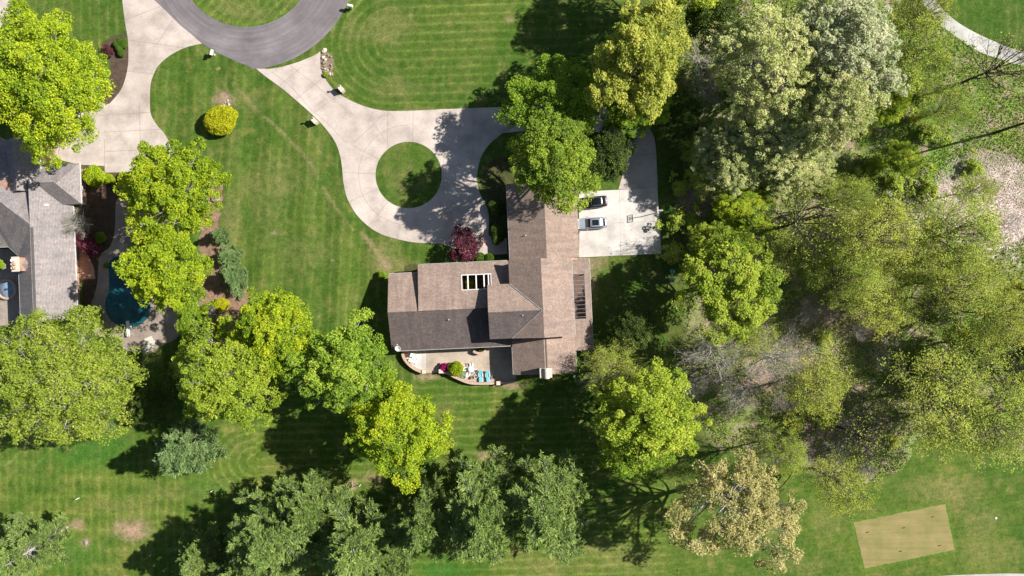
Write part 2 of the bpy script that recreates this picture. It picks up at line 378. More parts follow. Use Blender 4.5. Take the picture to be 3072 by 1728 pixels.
base = lerp(base, (0.085, 0.17, 0.02), np.clip(1.3 - dT / 9, 0, 1) * .8)
tr = segd(PX + jx * .25, PY, [(1085, 700), (1115, 735), (1140, 765), (1160, 800)])
base = lerp(base, (0.27, 0.22, 0.12), np.clip(1.2 - tr / 9, 0, 1) * .6)
# lush bluish-green patches
for cx, cy, rx, ry, k in [(250, 1370, 110, 50, .6), (330, 1330, 80, 40, .5), (640, 1460, 100, 60, .4), (60, 1380, 90, 60, .2), (1320, 1715, 90, 40, .7), (200, 1660, 120, 60, .5), (2950, 60, 200, 120, .7)]:
    blob((0.035, 0.135, 0.018) if cx < 2900 else (0.04, 0.10, 0.01), cx, cy, rx, ry, k)
# bark mulch beds beside the drive and the pool
MUL = [[(650, 520), (668, 560), (664, 640), (655, 720), (700, 760), (690, 830), (752, 860), (750, 920), (715, 990), (680, 1060), (600, 1060), (585, 960), (590, 880), (596, 800), (600, 700), (622, 600)]]
for mp_ in MUL:
    base = lerp(base, (0.255, 0.165, 0.125), inpoly(PX + jx * .5, PY + jy * .5, mp_) * (0.75 + .25 * (n3 > .45)))
dark_beds = [[(305, 130), (330, 112), (380, 96), (388, 190), (376, 245), (350, 295), (320, 330), (300, 330), (330, 250), (330, 190), (318, 150)],
             [(244, 490), (312, 505), (320, 520), (520, 520), (520, 600), (440, 760), (330, 770), (300, 960), (250, 960), (236, 620), (250, 600)],
             [(1440, 560), (1466, 620), (1470, 770), (1560, 780), (1560, 480), (1500, 470), (1445, 500)], [(1215, 795), (1250, 790), (1260, 830), (1215, 830)],
             [(958, 155), (975, 150), (995, 165), (1004, 195), (990, 228), (972, 232), (962, 200)]]
for i, mp_ in enumerate(dark_beds):
    colb = (0.085, 0.06, 0.05) if i < 2 else (0.07, 0.075, 0.03) if i < 4 else (0.22, 0.18, 0.13)
    base = lerp(base, colb, inpoly(PX + jx * .15, PY + jy * .15, mp_) * .92)
# thinner grass and moss under the trees to the east
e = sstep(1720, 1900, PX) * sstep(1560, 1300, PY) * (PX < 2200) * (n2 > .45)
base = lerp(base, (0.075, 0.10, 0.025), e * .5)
# woodland floor
LITT = np.array((0.36, 0.275, 0.21))
wb = np.zeros(PX.shape + (3,)) + np.array((0.27, 0.27, 0.12))
m1 = fbm(PX / 90 + 7, PY / 90 + 3, 4); m2 = fbm(PX / 22 + 3, PY / 22 + 8, 4)
wb = lerp(wb, (0.19, 0.28, 0.05), sstep(.40, .54, m1) * .85)
wb = lerp(wb, LITT, sstep(.5, .66, m2) * .75)
wb = lerp(wb, (0.12, 0.12, 0.06), sstep(.44, .32, m2) * .5)
def wblob(col, cx, cy, rx, ry, k):
    global wb
    d = np.hypot((PX + jx * 2 - cx) / rx, (PY + jy * 2 - cy) / ry) + (m2 - .5) * 1.6
    wb = lerp(wb, col, np.clip((1.2 - d) * 1.6, 0, 1) * k)
for cx, cy, rx, ry in [(2490, 1000, 190, 90), (2420, 1130, 150, 70), (2520, 1180, 120, 60), (2420, 1320, 120, 80), (2640, 1270, 130, 70), (2300, 1130, 130, 50), (2080, 600, 40, 90), (2450, 1260, 90, 50)]:
    wblob((0.37, 0.265, 0.21), cx, cy, rx, ry, .75)
for cx, cy, rx, ry in [(2960, 610, 150, 110), (2830, 560, 80, 45), (3040, 700, 80, 80), (2720, 650, 60, 70)]:
    wblob((0.72, 0.63, 0.54), cx, cy, rx, ry, .95)
for cx, cy, rx, ry in [(2860, 480, 120, 50), (2680, 420, 90, 60), (2900, 130, 90, 40), (2700, 150, 90, 130), (2640, 330, 60, 60), (2960, 300, 80, 50), (2950, 1010, 130, 110), (2700, 1360, 60, 60), (3040, 1370, 40, 30), (2800, 480, 140, 60), (2830, 330, 120, 70), (2880, 420, 100, 50)]:
    wblob((0.14, 0.27, 0.035), cx, cy, rx, ry, .75)
for cx, cy, rx, ry in [(2860, 310, 50, 30), (2940, 400, 50, 30), (2980, 180, 60, 26), (2690, 1340, 45, 50), (3050, 1360, 30, 18)]:
    wblob((0.36, 0.31, 0.22), cx, cy, rx, ry, .6)
soft = wild.astype(float)
for _ in range(14):
    soft = (soft + np.roll(soft, 1, 0) + np.roll(soft, -1, 0) + np.roll(soft, 1, 1) + np.roll(soft, -1, 1)) / 5
for _ in range(3):
    soft = (soft + np.roll(soft, 4, 0) + np.roll(soft, -4, 0) + np.roll(soft, 4, 1) + np.roll(soft, -4, 1)) / 5
soft = np.where((PX > 2560) & (PY > 1280) | (PX > 2740) & (PY < 260), wild.astype(float), np.clip(soft * 1.6 - .3 + (n3 - .5) * 1.2 * (soft > .02) * (soft < .98), 0, 1))
base = base * (np.array((1.08, 1.04, .95)) + sstep(1050, 1300, PY)[..., None] * np.array((.10, .06, 0)))
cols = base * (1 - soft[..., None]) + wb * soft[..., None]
idx = np.arange(NX * NY).reshape(NY, NX)
quads = np.stack([idx[:-1, :-1], idx[:-1, 1:], idx[1:, 1:], idx[1:, :-1]], -1).reshape(-1, 4)
wq = (wild[:-1, :-1]).reshape(-1)
GZ = np.where(wild, 0.05 * (n3 - .5), 0)
V3 = np.stack([GX, GY, np.zeros_like(GX)], -1).reshape(-1, 3)
def fast_mesh(name, verts, faces, colors, mat, parent=None, smooth=False):
    me = bpy.data.meshes.new(name); nf, k = faces.shape
    me.vertices.add(len(verts)); me.vertices.foreach_set('co', np.ascontiguousarray(verts, dtype=np.float32).ravel())
    me.loops.add(nf * k); me.loops.foreach_set('vertex_index', np.ascontiguousarray(faces, dtype=np.int32).ravel())
    me.polygons.add(nf); me.polygons.foreach_set('loop_start', np.arange(0, nf * k, k, dtype=np.int32))
    me.polygons.foreach_set('loop_total', np.full(nf, k, dtype=np.int32))
    if colors is not None:
        a = me.attributes.new('col', 'FLOAT_COLOR', 'POINT')
        cc = np.ones((len(verts), 4), np.float32); cc[:, :3] = colors; a.data.foreach_set('color', cc.ravel())
    me.materials.append(mat); me.update(calc_edges=True)
    if smooth: me.polygons.foreach_set('use_smooth', [True] * nf)
    o = bpy.data.objects.new(name, me); C.objects.link(o); o.parent = parent
    return o
def sub(mask):
    q = quads[mask]; u, inv = np.unique(q, return_inverse=True); return u, inv.reshape(q.shape)
u, q = sub(~wq)
vv = V3[u]; cc = cols.reshape(-1, 3)[u]
# outer ring reaching the horizon, joined to the edge of the fine sheet
bo = 1500.0; o0 = len(vv)
cor = np.array([(-88, -50, 0), (88, -50, 0), (88, 50, 0), (-88, 50, 0), (-bo, -bo, 0), (bo, -bo, 0), (bo, bo, 0), (-bo, bo, 0)], float)
vv = np.vstack([vv, cor]); cc = np.vstack([cc, np.tile((0.085, 0.14, 0.022), (8, 1))])
q = np.vstack([q, [[o0, o0 + 4, o0 + 5, o0 + 1], [o0 + 1, o0 + 5, o0 + 6, o0 + 2], [o0 + 2, o0 + 6, o0 + 7, o0 + 3], [o0 + 3, o0 + 7, o0 + 4, o0]]])
tag(fast_mesh('lawn', vv, q, cc, M['lawn']), kind='structure')
u, q = sub(wq)
tag(fast_mesh('woodland_floor', V3[u], q, cols.reshape(-1, 3)[u], M['wild']), kind='structure')

# ------------------------------------------------------------------ paved surfaces
def P(lst): return [G(*p) for p in lst]
def flat(name, poly, z, mat, holes=(), joints=(), jw=0.06):
    mb = MB().prism(poly, -0.05, z, holes)
    for j in joints: ribbon(mb, j, jw, z - 0.02, z + 0.004, mi=1)
    return tag(mb.build(name, [mat, M['joint']]), kind='structure')
cx_, cy_ = 738, -124
circ = lambda cx, cy, r, n=96, a0=0, a1=360: [G(cx + r * math.cos(R(a0 + (a1 - a0) * i / n)), cy + r * math.sin(R(a0 + (a1 - a0) * i / n))) for i in range(n)]
outer = [(1070, -124)] + [(738 + 332 * math.cos(R(a)), -124 + 332 * math.sin(R(a))) for a in range(4, 90, 4)] + [(755, 203), (708, 184), (656, 160), (618, 139), (580, 108), (540, 75), (500, 35), (463, 0), (400, -70), (300, -190), (420, -300), (560, -410), (738, -456), (900, -420), (1020, -300)]
asph = P(outer)
flat('road', asph, 0.030, M['asphalt'], holes=[circ(738, -124, 205)[::-1]])
# driveway of the left house
A = smooth_poly([(330, 310), (356, 280), (372, 250), (385, 190), (384, 119), (376, 71), (367, 0), (362, -70)], False, 4) + [(395, -76), (463, 0), (500, 35), (540, 75), (580, 108), (606, 131)] + \
    smooth_poly([(606, 131), (556, 143), (509, 167), (477, 195), (461, 223), (451, 258), (450, 326), (457, 354), (473, 378), (493, 401), (513, 437), (523, 470), (517, 512)], False, 4) + \
    [(425, 515), (314, 518), (314, 498), (240, 494), (180, 480), (120, 420), (60, 300), (-60, 260), (-60, -40), (37, -40), (38, 30), (58, 52), (120, 90), (220, 260), (280, 330)]
jA = [P([(382, 213), (461, 222)]), P([(300, 347), (453, 337)]), P([(312, 397), (480, 388)]), P([(316, 455), (512, 445)]), P([(418, 300), (424, 515)]), P([(314, 420), (315, 518)]), P([(386, 120), (560, 145)]), P([(376, 60), (480, 20)]), P([(470, 135), (520, 60)])]
flat('driveway', P(A), 0.045, M['drive'], joints=jA)
Bp = [(768, 206), (808, 207), (847, 201), (899, 185), (943, 167), (961, 155)] + smooth_poly([(961, 160), (961, 199), (975, 235), (1002, 270), (1030, 290), (1070, 310), (1114, 325), (1165, 333), (1245, 332), (1324, 328)], False, 4) + \
     [(1511, 321), (1700, 318)] + smooth_poly([(1800, 324), (1880, 342), (1930, 368), (1957, 400), (1967, 440), (1971, 517), (1973, 564)], False, 4) + [(1738, 574)] + \
     [(1790, 571), (1855, 568)] + smooth_poly([(1862, 545), (1870, 505), (1862, 460), (1845, 425), (1810, 400), (1740, 392)], False, 4) + [(1560, 394)] + \
     smooth_poly([(1507, 400), (1483, 419), (1460, 443), (1441, 477), (1431, 529), (1438, 575), (1460, 620), (1466, 650), (1466, 707)], False, 4) + [(1520, 715), (1522, 762), (1468, 765), (1440, 768), (1400, 765), (1360, 745), (1325, 731)] + \
     smooth_poly([(1297, 730), (1233, 726), (1162, 709), (1126, 693), (1098, 673), (1070, 644), (1050, 612), (1038, 584), (1030, 545), (1027, 510), (1022, 475), (1012, 440), (995, 409), (967, 374), (935, 342), (899, 310), (847, 266), (796, 229)], False, 4)
Bp = [p for i, p in enumerate(Bp) if i == 0 or math.hypot(p[0] - Bp[i - 1][0], p[1] - Bp[i - 1][1]) > 0.8]
# the branch to the garage court would fold over itself: drop the doubled stretch along the pad
Bp = [p for p in Bp if p not in [(1790, 571), (1738, 574)]]
ring = [(1226 + 150 * math.cos(R(a)), 525 + 150 * math.sin(R(a))) for a in range(95, 271, 7)]
jB = [P([(815, 215), (875, 262), (935, 330), (985, 372), (1040, 430)]), P([(870, 196), (940, 250), (1000, 300), (1060, 345)]), P(ring), P([(1060, 430), (1150, 345)])]
for a in (100, 128, 156, 182, 208, 236):
    jB.append(P([(1226 + 101 * math.cos(R(a)), 525 + 101 * math.sin(R(a))), (1226 + 196 * math.cos(R(a)), 525 + 196 * math.sin(R(a)))]))
jB += [P([(838, 258), (905, 200)]), P([(885, 300), (972, 232)]), P([(935, 342), (1022, 283)]), P([(1240, 333), (1238, 425)]), P([(1163, 334), (1163, 445)]), P([(1330, 330), (1332, 600)]), P([(1340, 722), (1464, 595)]), P([(1340, 420), (1440, 480)]), P([(1420, 326), (1420, 480)]), P([(1780, 400), (1790, 325)]), P([(1866, 470), (1966, 460)])]
flat('driveway', P(Bp), 0.045, M['drive'], holes=[circ(1226, 525, 99.5)[::-1]], joints=jB, jw=0.05)
pad = P([(1737, 575), (1972, 564), (1984, 761), (1738, 772)])
flat('parking_pad', pad, 0.052, M['pad'], joints=[P([(1858, 569), (1862, 766)]), P([(1737, 672), (1979, 664)])], jw=0.03)
path = smooth_poly([(2740, -60), (2777, 24), (2821, 74), (2872, 113), (2932, 153), (3000, 177), (3072, 197), (3250, 215)], False) + smooth_poly([(3260, 178), (3072, 155), (2980, 123), (2900, 84), (2849, 48), (2808, 4), (2770, -60)], False)
flat('path', P(path), 0.03, M['cartpath'])
path2 = smooth_poly([(2640, 1752), (2800, 1730), (2950, 1722), (3072, 1721), (3250, 1728)], False) + smooth_poly([(3250, 1762), (3072, 1753), (2950, 1755), (2800, 1763), (2650, 1785)], False)
flat('path', P(path2), 0.03, M['cartpath'])
deck = smooth_poly([(300, 770), (290, 860), (262, 965), (294, 1005), (330, 1029), (382, 1051), (417, 1058), (453, 1059), (489, 1035), (529, 1015), (545, 973), (530, 910), (490, 850), (480, 760), (450, 690), (390, 600), (384, 590), (350, 600), (345, 690), (330, 740)], True, 4)
POOL = smooth_poly([(324, 791), (325, 830), (324, 874), (316, 894), (313, 918), (318, 942), (334, 966), (358, 979), (382, 985), (413, 981), (441, 960), (453, 930), (453, 906), (440, 882), (424, 862), (415, 846), (413, 822), (397, 799), (374, 775), (346, 768)], True, 4)
flat('pool_deck', P(deck), 0.05, M['deck'], holes=[P(POOL)[::-1]], joints=[P([(383, 1000), (349, 1030)]), P([(420, 985), (440, 1050)]), P([(450, 960), (520, 1010)])])
# tee turf
m, n, l, b = base_mat('tee_turf'); geo = sh(n, 'ShaderNodeNewGeometry')
mp = sh(n, 'ShaderNodeMapping'); mp.inputs['Rotation'].default_value = (0, 0, R(-10)); mp.inputs['Scale'].default_value = (0.08, 1.6, 1); l.new(geo.outputs['Position'], mp.inputs[0])
f = noise(n, l, 1.0, 4, mp.outputs[0]); f2 = noise(n, l, 0.35, 4, geo.outputs['Position']); f3 = noise(n, l, 8, 4, geo.outputs['Position'])
c = ramp(n, l, f2, [(0.38, (0.225, 0.205, 0.062)), (0.62, (0.29, 0.235, 0.09))])
c = mixc(n, l, 1.0, c, ramp(n, l, f, [(0.35, (0.86, 0.88, 0.85)), (0.65, (1.08, 1.07, 1.08))]), 'MULTIPLY')
c = mixc(n, l, 1.0, c, ramp(n, l, f3, [(0.3, (0.85,) * 3), (0.7, (1.12,) * 3)]), 'MULTIPLY')
l.new(c, b.inputs['Base Color']); b.inputs['Roughness'].default_value = .9; M['tee'] = m
tee = P([(2560, 1567), (2835, 1512), (2864, 1649), (2593, 1705)])
def crumple(poly, amp, seed, k=14):
    rr = random.Random(seed); out = []
    for i in range(len(poly)):
        a, b_ = poly[i], poly[(i + 1) % len(poly)]
        for j in range(k):
            t = j / k; out.append((a[0] + (b_[0] - a[0]) * t + rr.uniform(-amp, amp), a[1] + (b_[1] - a[1]) * t + rr.uniform(-amp, amp)))
    return out
flat('tee', crumple(tee, .07, 3, 30), 0.03, M['tee'])

# ------------------------------------------------------------------ plants
def rdir(rg, n, zmin=-1.0):
    z = rg.uniform(zmin, 1, n); a = rg.uniform(0, 2 * np.pi, n); r = np.sqrt(1 - z * z)
    return np.stack([r * np.cos(a), r * np.sin(a), z], -1)
def leaves(rg, cen, size, pal, tint, aspect=0.6, up=0.5):
    """rhombic leaf clusters; pal: list of colours, tint: 0..1 per leaf picks along the list"""
    n = len(cen); nr = rdir(rg, n); nr[:, 0] += .12; nr[:, 2] = np.abs(nr[:, 2]) + up; nr /= np.linalg.norm(nr, axis=1)[:, None]
    t = rdir(rg, n); a = np.cross(nr, t); a /= np.linalg.norm(a, axis=1)[:, None] + 1e-9; b_ = np.cross(nr, a)
    sz = (size * rg.uniform(.6, 1.35, n))[:, None]
    a = a * sz; b_ = b_ * sz * aspect
    vs = np.stack([cen + a, cen + b_, cen - a, cen - b_], 1).reshape(-1, 3)
    pal = np.array(pal, float); k = np.clip(tint, 0, .999) * (len(pal) - 1); i = k.astype(int); f = (k - i)[:, None]
    col = pal[i] * (1 - f) + pal[np.minimum(i + 1, len(pal) - 1)] * f
    col = col * rg.uniform(.8, 1.2, n)[:, None]
    return vs, np.arange(4 * n).reshape(n, 4), np.repeat(col, 4, 0)
def bez(p0, p1, p2, n=5):
    t = np.linspace(0, 1, n)[:, None]; return (1 - t) ** 2 * p0 + 2 * t * (1 - t) * p1 + t * t * p2
class Wood:
    def __init__(s): s.V = []; s.F = []; s.n = 0
    def limb(s, pts, r0, r1, k=5):
        pts = np.asarray(pts); m = len(pts); d = np.gradient(pts, axis=0); d /= np.linalg.norm(d, axis=1)[:, None] + 1e-9
        up = np.array((0.31, 0.17, 0.93)); a = np.cross(d, up); a /= np.linalg.norm(a, axis=1)[:, None] + 1e-9; b_ = np.cross(d, a)
        th = np.arange(k) * 2 * np.pi / k; r = np.linspace(r0, r1, m)[:, None, None]
        v = pts[:, None] + (a[:, None] * np.cos(th)[None, :, None] + b_[:, None] * np.sin(th)[None, :, None]) * r
        s.V.append(v.reshape(-1, 3)); i = np.arange(m - 1)[:, None] * k; j = np.arange(k)[None]; j2 = (j + 1) % k
        s.F.append((np.stack([i + j, i + j2, i + k + j2, i + k + j], -1) + s.n).reshape(-1, 4)); s.n += m * k
    def mesh(s, name, mat, parent): return fast_mesh(name, np.vstack(s.V), np.vstack(s.F), None, mat, parent, True)
def deciduous(seed, Rr, Ht, pal, nb=26, ns=9, nl=38, leaf=0.24, hb=0.3, bark='bark', spread=0.33, cl=0.12, flat_=0.8, tipbias=0.35, twigr=0.03, up=.95, aspect=.6, minr=.5, fine=0, lobe=1.0, arms=None, trunkr=None, zmin=-.25, lean=0, droop=0, mat='leaf'):
    """returns (wood object data, leaf object data) for a crown of radius Rr and height Ht, trunk foot at the origin"""
    rg = np.random.RandomState(seed); W = Wood()
    zc = Ht * (hb + (1 - hb) * .5); hz = Ht * (1 - hb) * .5
    tr_ = trunkr or 0.03 * Ht * .75
    top = np.array((rg.uniform(-.3, .3), rg.uniform(-.3, .3), Ht * .72))
    tp = bez(np.zeros(3), np.array((rg.uniform(-.4, .4), rg.uniform(-.4, .4), Ht * .35)), top, 8)
    W.limb(tp, tr_, tr_ * .25, 8)
    ga = np.pi * (3 - 5 ** .5); k = np.arange(nb)
    z = 1 - (k + .5) / nb * (1 - zmin); r = np.sqrt(np.clip(1 - z * z, 0, 1)); a = k * ga + rg.uniform(-.35, .35, nb) + seed
    # lobed outline
    lob = 1 + lobe * (.16 * np.sin(a * 2 + rg.uniform(0, 6)) + .12 * np.sin(a * 3 + rg.uniform(0, 6)) + .10 * np.sin(a * 5 + rg.uniform(0, 6)))
    if arms:
        aa = np.array([q_[0] for q_ in arms] + [arms[0][0] + 360]); av = np.array([q_[1] for q_ in arms] + [arms[0][1]])
        a = k * ga + rg.uniform(-.2, .2, nb); lob = np.interp(np.degrees(a) % 360, aa, av, period=360)
    rad = rg.uniform(minr, .86, nb) ** .8 * lob * np.where((np.arange(nb) % 5 == 2) & (z < .6), 1.13, 1)
    bc = np.stack([r * np.cos(a) * rad * Rr, r * np.sin(a) * rad * Rr, zc + z * hz * rg.uniform(.6, .95, nb)], -1)
    cents = []; tints = []
    bt = rg.uniform(0, 1, nb)
    for i in range(nb):
        t0 = np.clip(bc[i, 2] / Ht - rg.uniform(.18, .4), .22 + .1 * rg.rand(), .68) / .72
        s0 = tp[int(min(7, round(t0 * 7)))]
        mid = s0 * .45 + bc[i] * .55 + np.array((0, 0, -.06 * Ht * rg.rand())) + rg.normal(0, .05 * Rr, 3)
        br = bez(s0, mid, bc[i], 6); r0 = tr_ * rg.uniform(.28, .5)
        W.limb(br, r0, twigr * 1.2, 5)
        nsub = max(3, int(ns * rg.uniform(.6, 1.4)))
        off = rdir(rg, nsub, -.5) * (rg.uniform(.35, 1, nsub) ** .6)[:, None] * spread * Rr * rg.uniform(.8, 1.25)
        off[:, 2] *= flat_
        sc_ = bc[i] + off
        if droop: sc_[:, 2] -= droop * np.hypot(off[:, 0], off[:, 1])
        for j in range(nsub):
            st_ = br[3 + (j % 3)] if j % 3 < 3 else br[-1]
            st_ = br[min(5, 3 + j % 3)]
            m_ = (st_ + sc_[j]) / 2 + rg.normal(0, .04 * Rr, 3)
            tw = bez(st_, m_, sc_[j], 4); W.limb(tw, twigr, twigr * .35, 3)
            for q_ in range(fine):
                e_ = sc_[j] + rdir(rg, 1, -.3)[0] * spread * Rr * rg.uniform(.35, .8); s_ = tw[1 + q_ % 3]
                W.limb(bez(s_, (s_ + e_) / 2 + rg.normal(0, .03 * Rr, 3), e_, 3), twigr * .5, twigr * .22, 3)
            m2_ = int(nl * rg.uniform(.5, 1.5))
            if m2_ > 0:
                if fine > 1: # leaves strung along the twigs
                    cc_ = sc_[j] + rg.normal(0, cl * Rr, (m2_, 3)) * (1, 1, .7)
                else:
                    dd = rdir(rg, m2_, -.4) * (rg.uniform(.25, 1, m2_) ** .5)[:, None]
                    cc_ = sc_[j] + dd * cl * Rr * np.array((1, 1, .75)) * rg.uniform(.8, 1.7)
                cents.append(cc_)
                hh = (cc_[:, 2] - zc) / hz * .5 + .5
                tints.append(np.clip(rg.normal(.42, .17, m2_) + (bt[i] - .5) * .45 + rg.normal(0, .1) + (hh - .5) * 0.1, 0, 1))
    lf = None
    if cents:
        cen = np.vstack(cents); lf = leaves(rg, cen, leaf, pal, np.concatenate(tints), aspect, up)
    return W, lf
def pine(seed, Rr, Ht, pal, nw=12, hb=.2, leafs=0.2, dens=1.0, bark='barkpale', lean=(0, 0), tufts=9):
    rg = np.random.RandomState(seed); W = Wood(); cents = []; dirs = []; tint = []
    ax = lambda z: np.array((lean[0] * z / Ht, lean[1] * z / Ht, z))
    W.limb([ax(z) for z in np.linspace(0, Ht, 8)], Ht * .022, .04, 8)
    for w_ in range(nw):
        f = w_ / (nw - 1); z0 = Ht * (hb + (1 - hb) * f * .97); L = Rr * (1 - f) ** .62 * rg.uniform(.8, 1.1) + .35
        nbr = rg.randint(5, 8); a0 = rg.uniform(0, 6.28)
        for b_ in range(nbr):
            if rg.rand() > dens: continue
            a = a0 + b_ * 6.283 / nbr + rg.uniform(-.3, .3); Lb = L * rg.uniform(.6, 1.2)
            d = np.array((np.cos(a), np.sin(a), 0)); side = np.array((-d[1], d[0], 0))
            s0 = ax(z0); e = s0 + d * Lb + np.array((0, 0, Lb * rg.uniform(.1, .38)))
            br = bez(s0, s0 + d * Lb * .55 + np.array((0, 0, -.02 * Lb)), e, 7); W.limb(br, .07 * (1 - f) + .02, .015, 4)
            bt = rg.uniform(-.2, .2)
            nt_ = max(4, int(tufts * Lb / Rr * 1.4) + 3)
            for t_ in range(nt_):
                tt = .28 + .72 * (t_ + rg.rand() * .6) / nt_; p = br[0] * 0 + np.array([np.interp(tt, np.linspace(0, 1, 7), br[:, c_]) for c_ in range(3)])
                sd_ = (1 if t_ % 2 else -1) * rg.uniform(.3, 1); wl = Lb * .34 * (1.15 - tt * .75)
                q_ = p + side * sd_ * wl + d * wl * rg.uniform(.3, .9) + np.array((0, 0, .12 * wl))
                W.limb([p, (p + q_) / 2 + (0, 0, .03), q_], .018, .008, 3)
                m_ = int(46 * rg.uniform(.7, 1.3)); ss = rg.rand(m_)[:, None] ** .8
                cc_ = p + (q_ - p) * (ss * 1.2) + rg.normal(0, .13, (m_, 3)) * (1, 1, .6)
                cents.append(cc_); dv = (q_ - p) / (np.linalg.norm(q_ - p) + 1e-9)
                dirs.append(np.tile(dv, (m_, 1)) + rg.normal(0, .42, (m_, 3)) + (0, 0, .25)); tint.append(np.clip(rg.normal(.45 + bt + (ss[:, 0] - .5) * .3, .16), 0, 1))
    cen = np.vstack(cents); dv = np.vstack(dirs); n = len(cen); dv /= np.linalg.norm(dv, axis=1)[:, None]
    t = rdir(rg, n); b2 = np.cross(dv, t); b2 /= np.linalg.norm(b2, axis=1)[:, None]
    sz = leafs * rg.uniform(.7, 1.6, n)[:, None]; a = dv * sz; b2 = b2 * sz * .2
    vs = np.stack([cen + a, cen + b2, cen - a, cen - b2], 1).reshape(-1, 3)
    pal = np.array(pal, float); k = np.clip(np.concatenate(tint), 0, .999) * (len(pal) - 1); i = k.astype(int); f = (k - i)[:, None]
    col = (pal[i] * (1 - f) + pal[np.minimum(i + 1, len(pal) - 1)] * f) * rg.uniform(.8, 1.2, n)[:, None]
    return W, (vs, np.arange(4 * n).reshape(n, 4), np.repeat(col, 4, 0))
PROTO = {}
def proto(key, W, lf, bark, mat='leaf'):
    PROTO[key] = (W, lf, bark, mat)
def plant(key, name, label, cat, x, y, sx=1.0, sy=None, sz=None, rot=0, group=None, part=('trunk', 'crown')):
    root = thing(name, label, cat, (x, y, 0), rot, group); root.scale = (sx, sy or sx, sz or sx)
    pr = PROTO[key]
    if isinstance(pr, tuple):
        W, lf, bark, mat = pr; objs = []
        o = W.mesh(part[0], M[bark], root); objs.append(o.data)
        if lf is not None: o = fast_mesh(part[1], lf[0], lf[1], lf[2], M[mat], root); objs.append(o.data)
        PROTO[key] = objs
    else:
        for nm, d in zip(part, pr):
            o = bpy.data.objects.new(nm, d); C.objects.link(o); o.parent = root
    return root
LIME = [(0.129, 0.225, 0.012), (0.312, 0.448, 0.02), (0.448, 0.561, 0.021), (0.584, 0.614, 0.029)]
GREEN = [(0.113, 0.219, 0.017), (0.242, 0.408, 0.027), (0.35, 0.509, 0.036), (0.507, 0.609, 0.051)]
MIDG = [(0.156, 0.249, 0.019), (0.327, 0.457, 0.032), (0.435, 0.541, 0.047), (0.58, 0.636, 0.07)]
OLIVE = [(0.2, 0.286, 0.03), (0.35, 0.468, 0.05), (0.44, 0.538, 0.066), (0.528, 0.538, 0.106)]
YELL = [(0.218, 0.276, 0.034), (0.414, 0.471, 0.063), (0.546, 0.578, 0.089), (0.651, 0.64, 0.137)]
PALE = [(0.283, 0.361, 0.086), (0.476, 0.553, 0.172), (0.629, 0.665, 0.263), (0.774, 0.75, 0.364)]
PALEW = [(0.326, 0.396, 0.16), (0.525, 0.583, 0.29), (0.678, 0.712, 0.421), (0.801, 0.801, 0.517)]
TAN = [(0.287, 0.296, 0.08), (0.483, 0.455, 0.153), (0.626, 0.566, 0.228), (0.734, 0.642, 0.303)]
SPAR = [(0.259, 0.334, 0.053), (0.45, 0.548, 0.074), (0.555, 0.615, 0.084), (0.7, 0.65, 0.112)]
SPARG = [(0.214, 0.315, 0.042), (0.383, 0.515, 0.062), (0.47, 0.572, 0.071), (0.639, 0.658, 0.088)]
PINE = [(0.096, 0.164, 0.036), (0.18, 0.282, 0.062), (0.268, 0.383, 0.086), (0.391, 0.486, 0.125)]
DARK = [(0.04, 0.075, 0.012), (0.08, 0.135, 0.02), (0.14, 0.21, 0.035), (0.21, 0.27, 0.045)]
for i in range(4): proto(f'lime{i}', *deciduous(11 + i, 6.3, 17, LIME, nb=38, ns=14, nl=84, leaf=.14, cl=.085, spread=.29, lobe=1.35), 'barkpale')
proto('limebig', *deciduous(31, 10, 20, LIME, nb=66, ns=16, nl=84, leaf=.145, cl=.065, spread=.21, arms=[(0, 1.08), (18, 1.0), (36, .74), (58, .82), (90, 1.02), (130, 1.05), (180, 1.05), (230, 1.0), (270, 1.05), (300, .98), (325, .82), (345, .95)]), 'barkpale')
for i in range(2): proto(f'green{i}', *deciduous(41 + i, 6.6, 18, [GREEN, MIDG][i], nb=44, ns=12, nl=62, leaf=.15, cl=.09, spread=.27, lobe=1.1), 'bark')
proto('mid0', *deciduous(45, 7, 18, MIDG, nb=42, ns=12, nl=78, leaf=.13, cl=.075, spread=.25, fine=1, minr=.4, arms=[(0, 1.05), (20, .85), (40, 1.1), (65, .95), (85, 1.15), (110, .85), (135, 1.1), (160, .8), (185, 1.1), (210, .95), (235, 1.15), (255, .8), (275, 1.1), (300, .85), (325, 1.15), (345, .85)]), 'bark')
proto('mid1', *deciduous(46, 7, 18, MIDG, nb=42, ns=12, nl=78, leaf=.13, cl=.075, spread=.25, fine=1, minr=.4, arms=[(0, .9), (25, 1.15), (50, .8), (75, 1.0), (95, .9), (120, 1.2), (140, 1.0), (165, 1.1), (190, .85), (220, 1.05), (240, .75), (260, 1.15), (285, .95), (310, 1.15), (335, .85)]), 'barkpale')
proto('mid2', *deciduous(47, 7, 18, MIDG, nb=42, ns=12, nl=78, leaf=.13, cl=.075, spread=.25, fine=1, minr=.4, arms=[(0, 1.1), (30, .9), (60, 1.1), (90, 1.2), (115, .85), (140, .8), (170, 1.0), (200, 1.15), (225, .85), (250, 1.0), (275, 1.2), (300, 1.0), (330, .8)]), 'bark')
proto('olive', *deciduous(51, 11, 17, OLIVE, nb=62, ns=15, nl=56, leaf=.17, cl=.062, spread=.2, droop=.3, aspect=.4, fine=1, minr=.35, arms=[(0, 1.05), (15, .85), (30, .7), (50, .95), (75, 1.0), (100, 1.1), (130, 1.0), (180, 1.1), (230, 1.05), (255, .95), (270, .85), (290, 1.1), (310, 1.0), (330, .9), (345, 1.1)]), 'barkpale')
proto('yellow', *deciduous(61, 8, 21, YELL, nb=46, ns=14, nl=60, leaf=.15, cl=.07, spread=.24, minr=.4, lobe=1.4), 'bark')
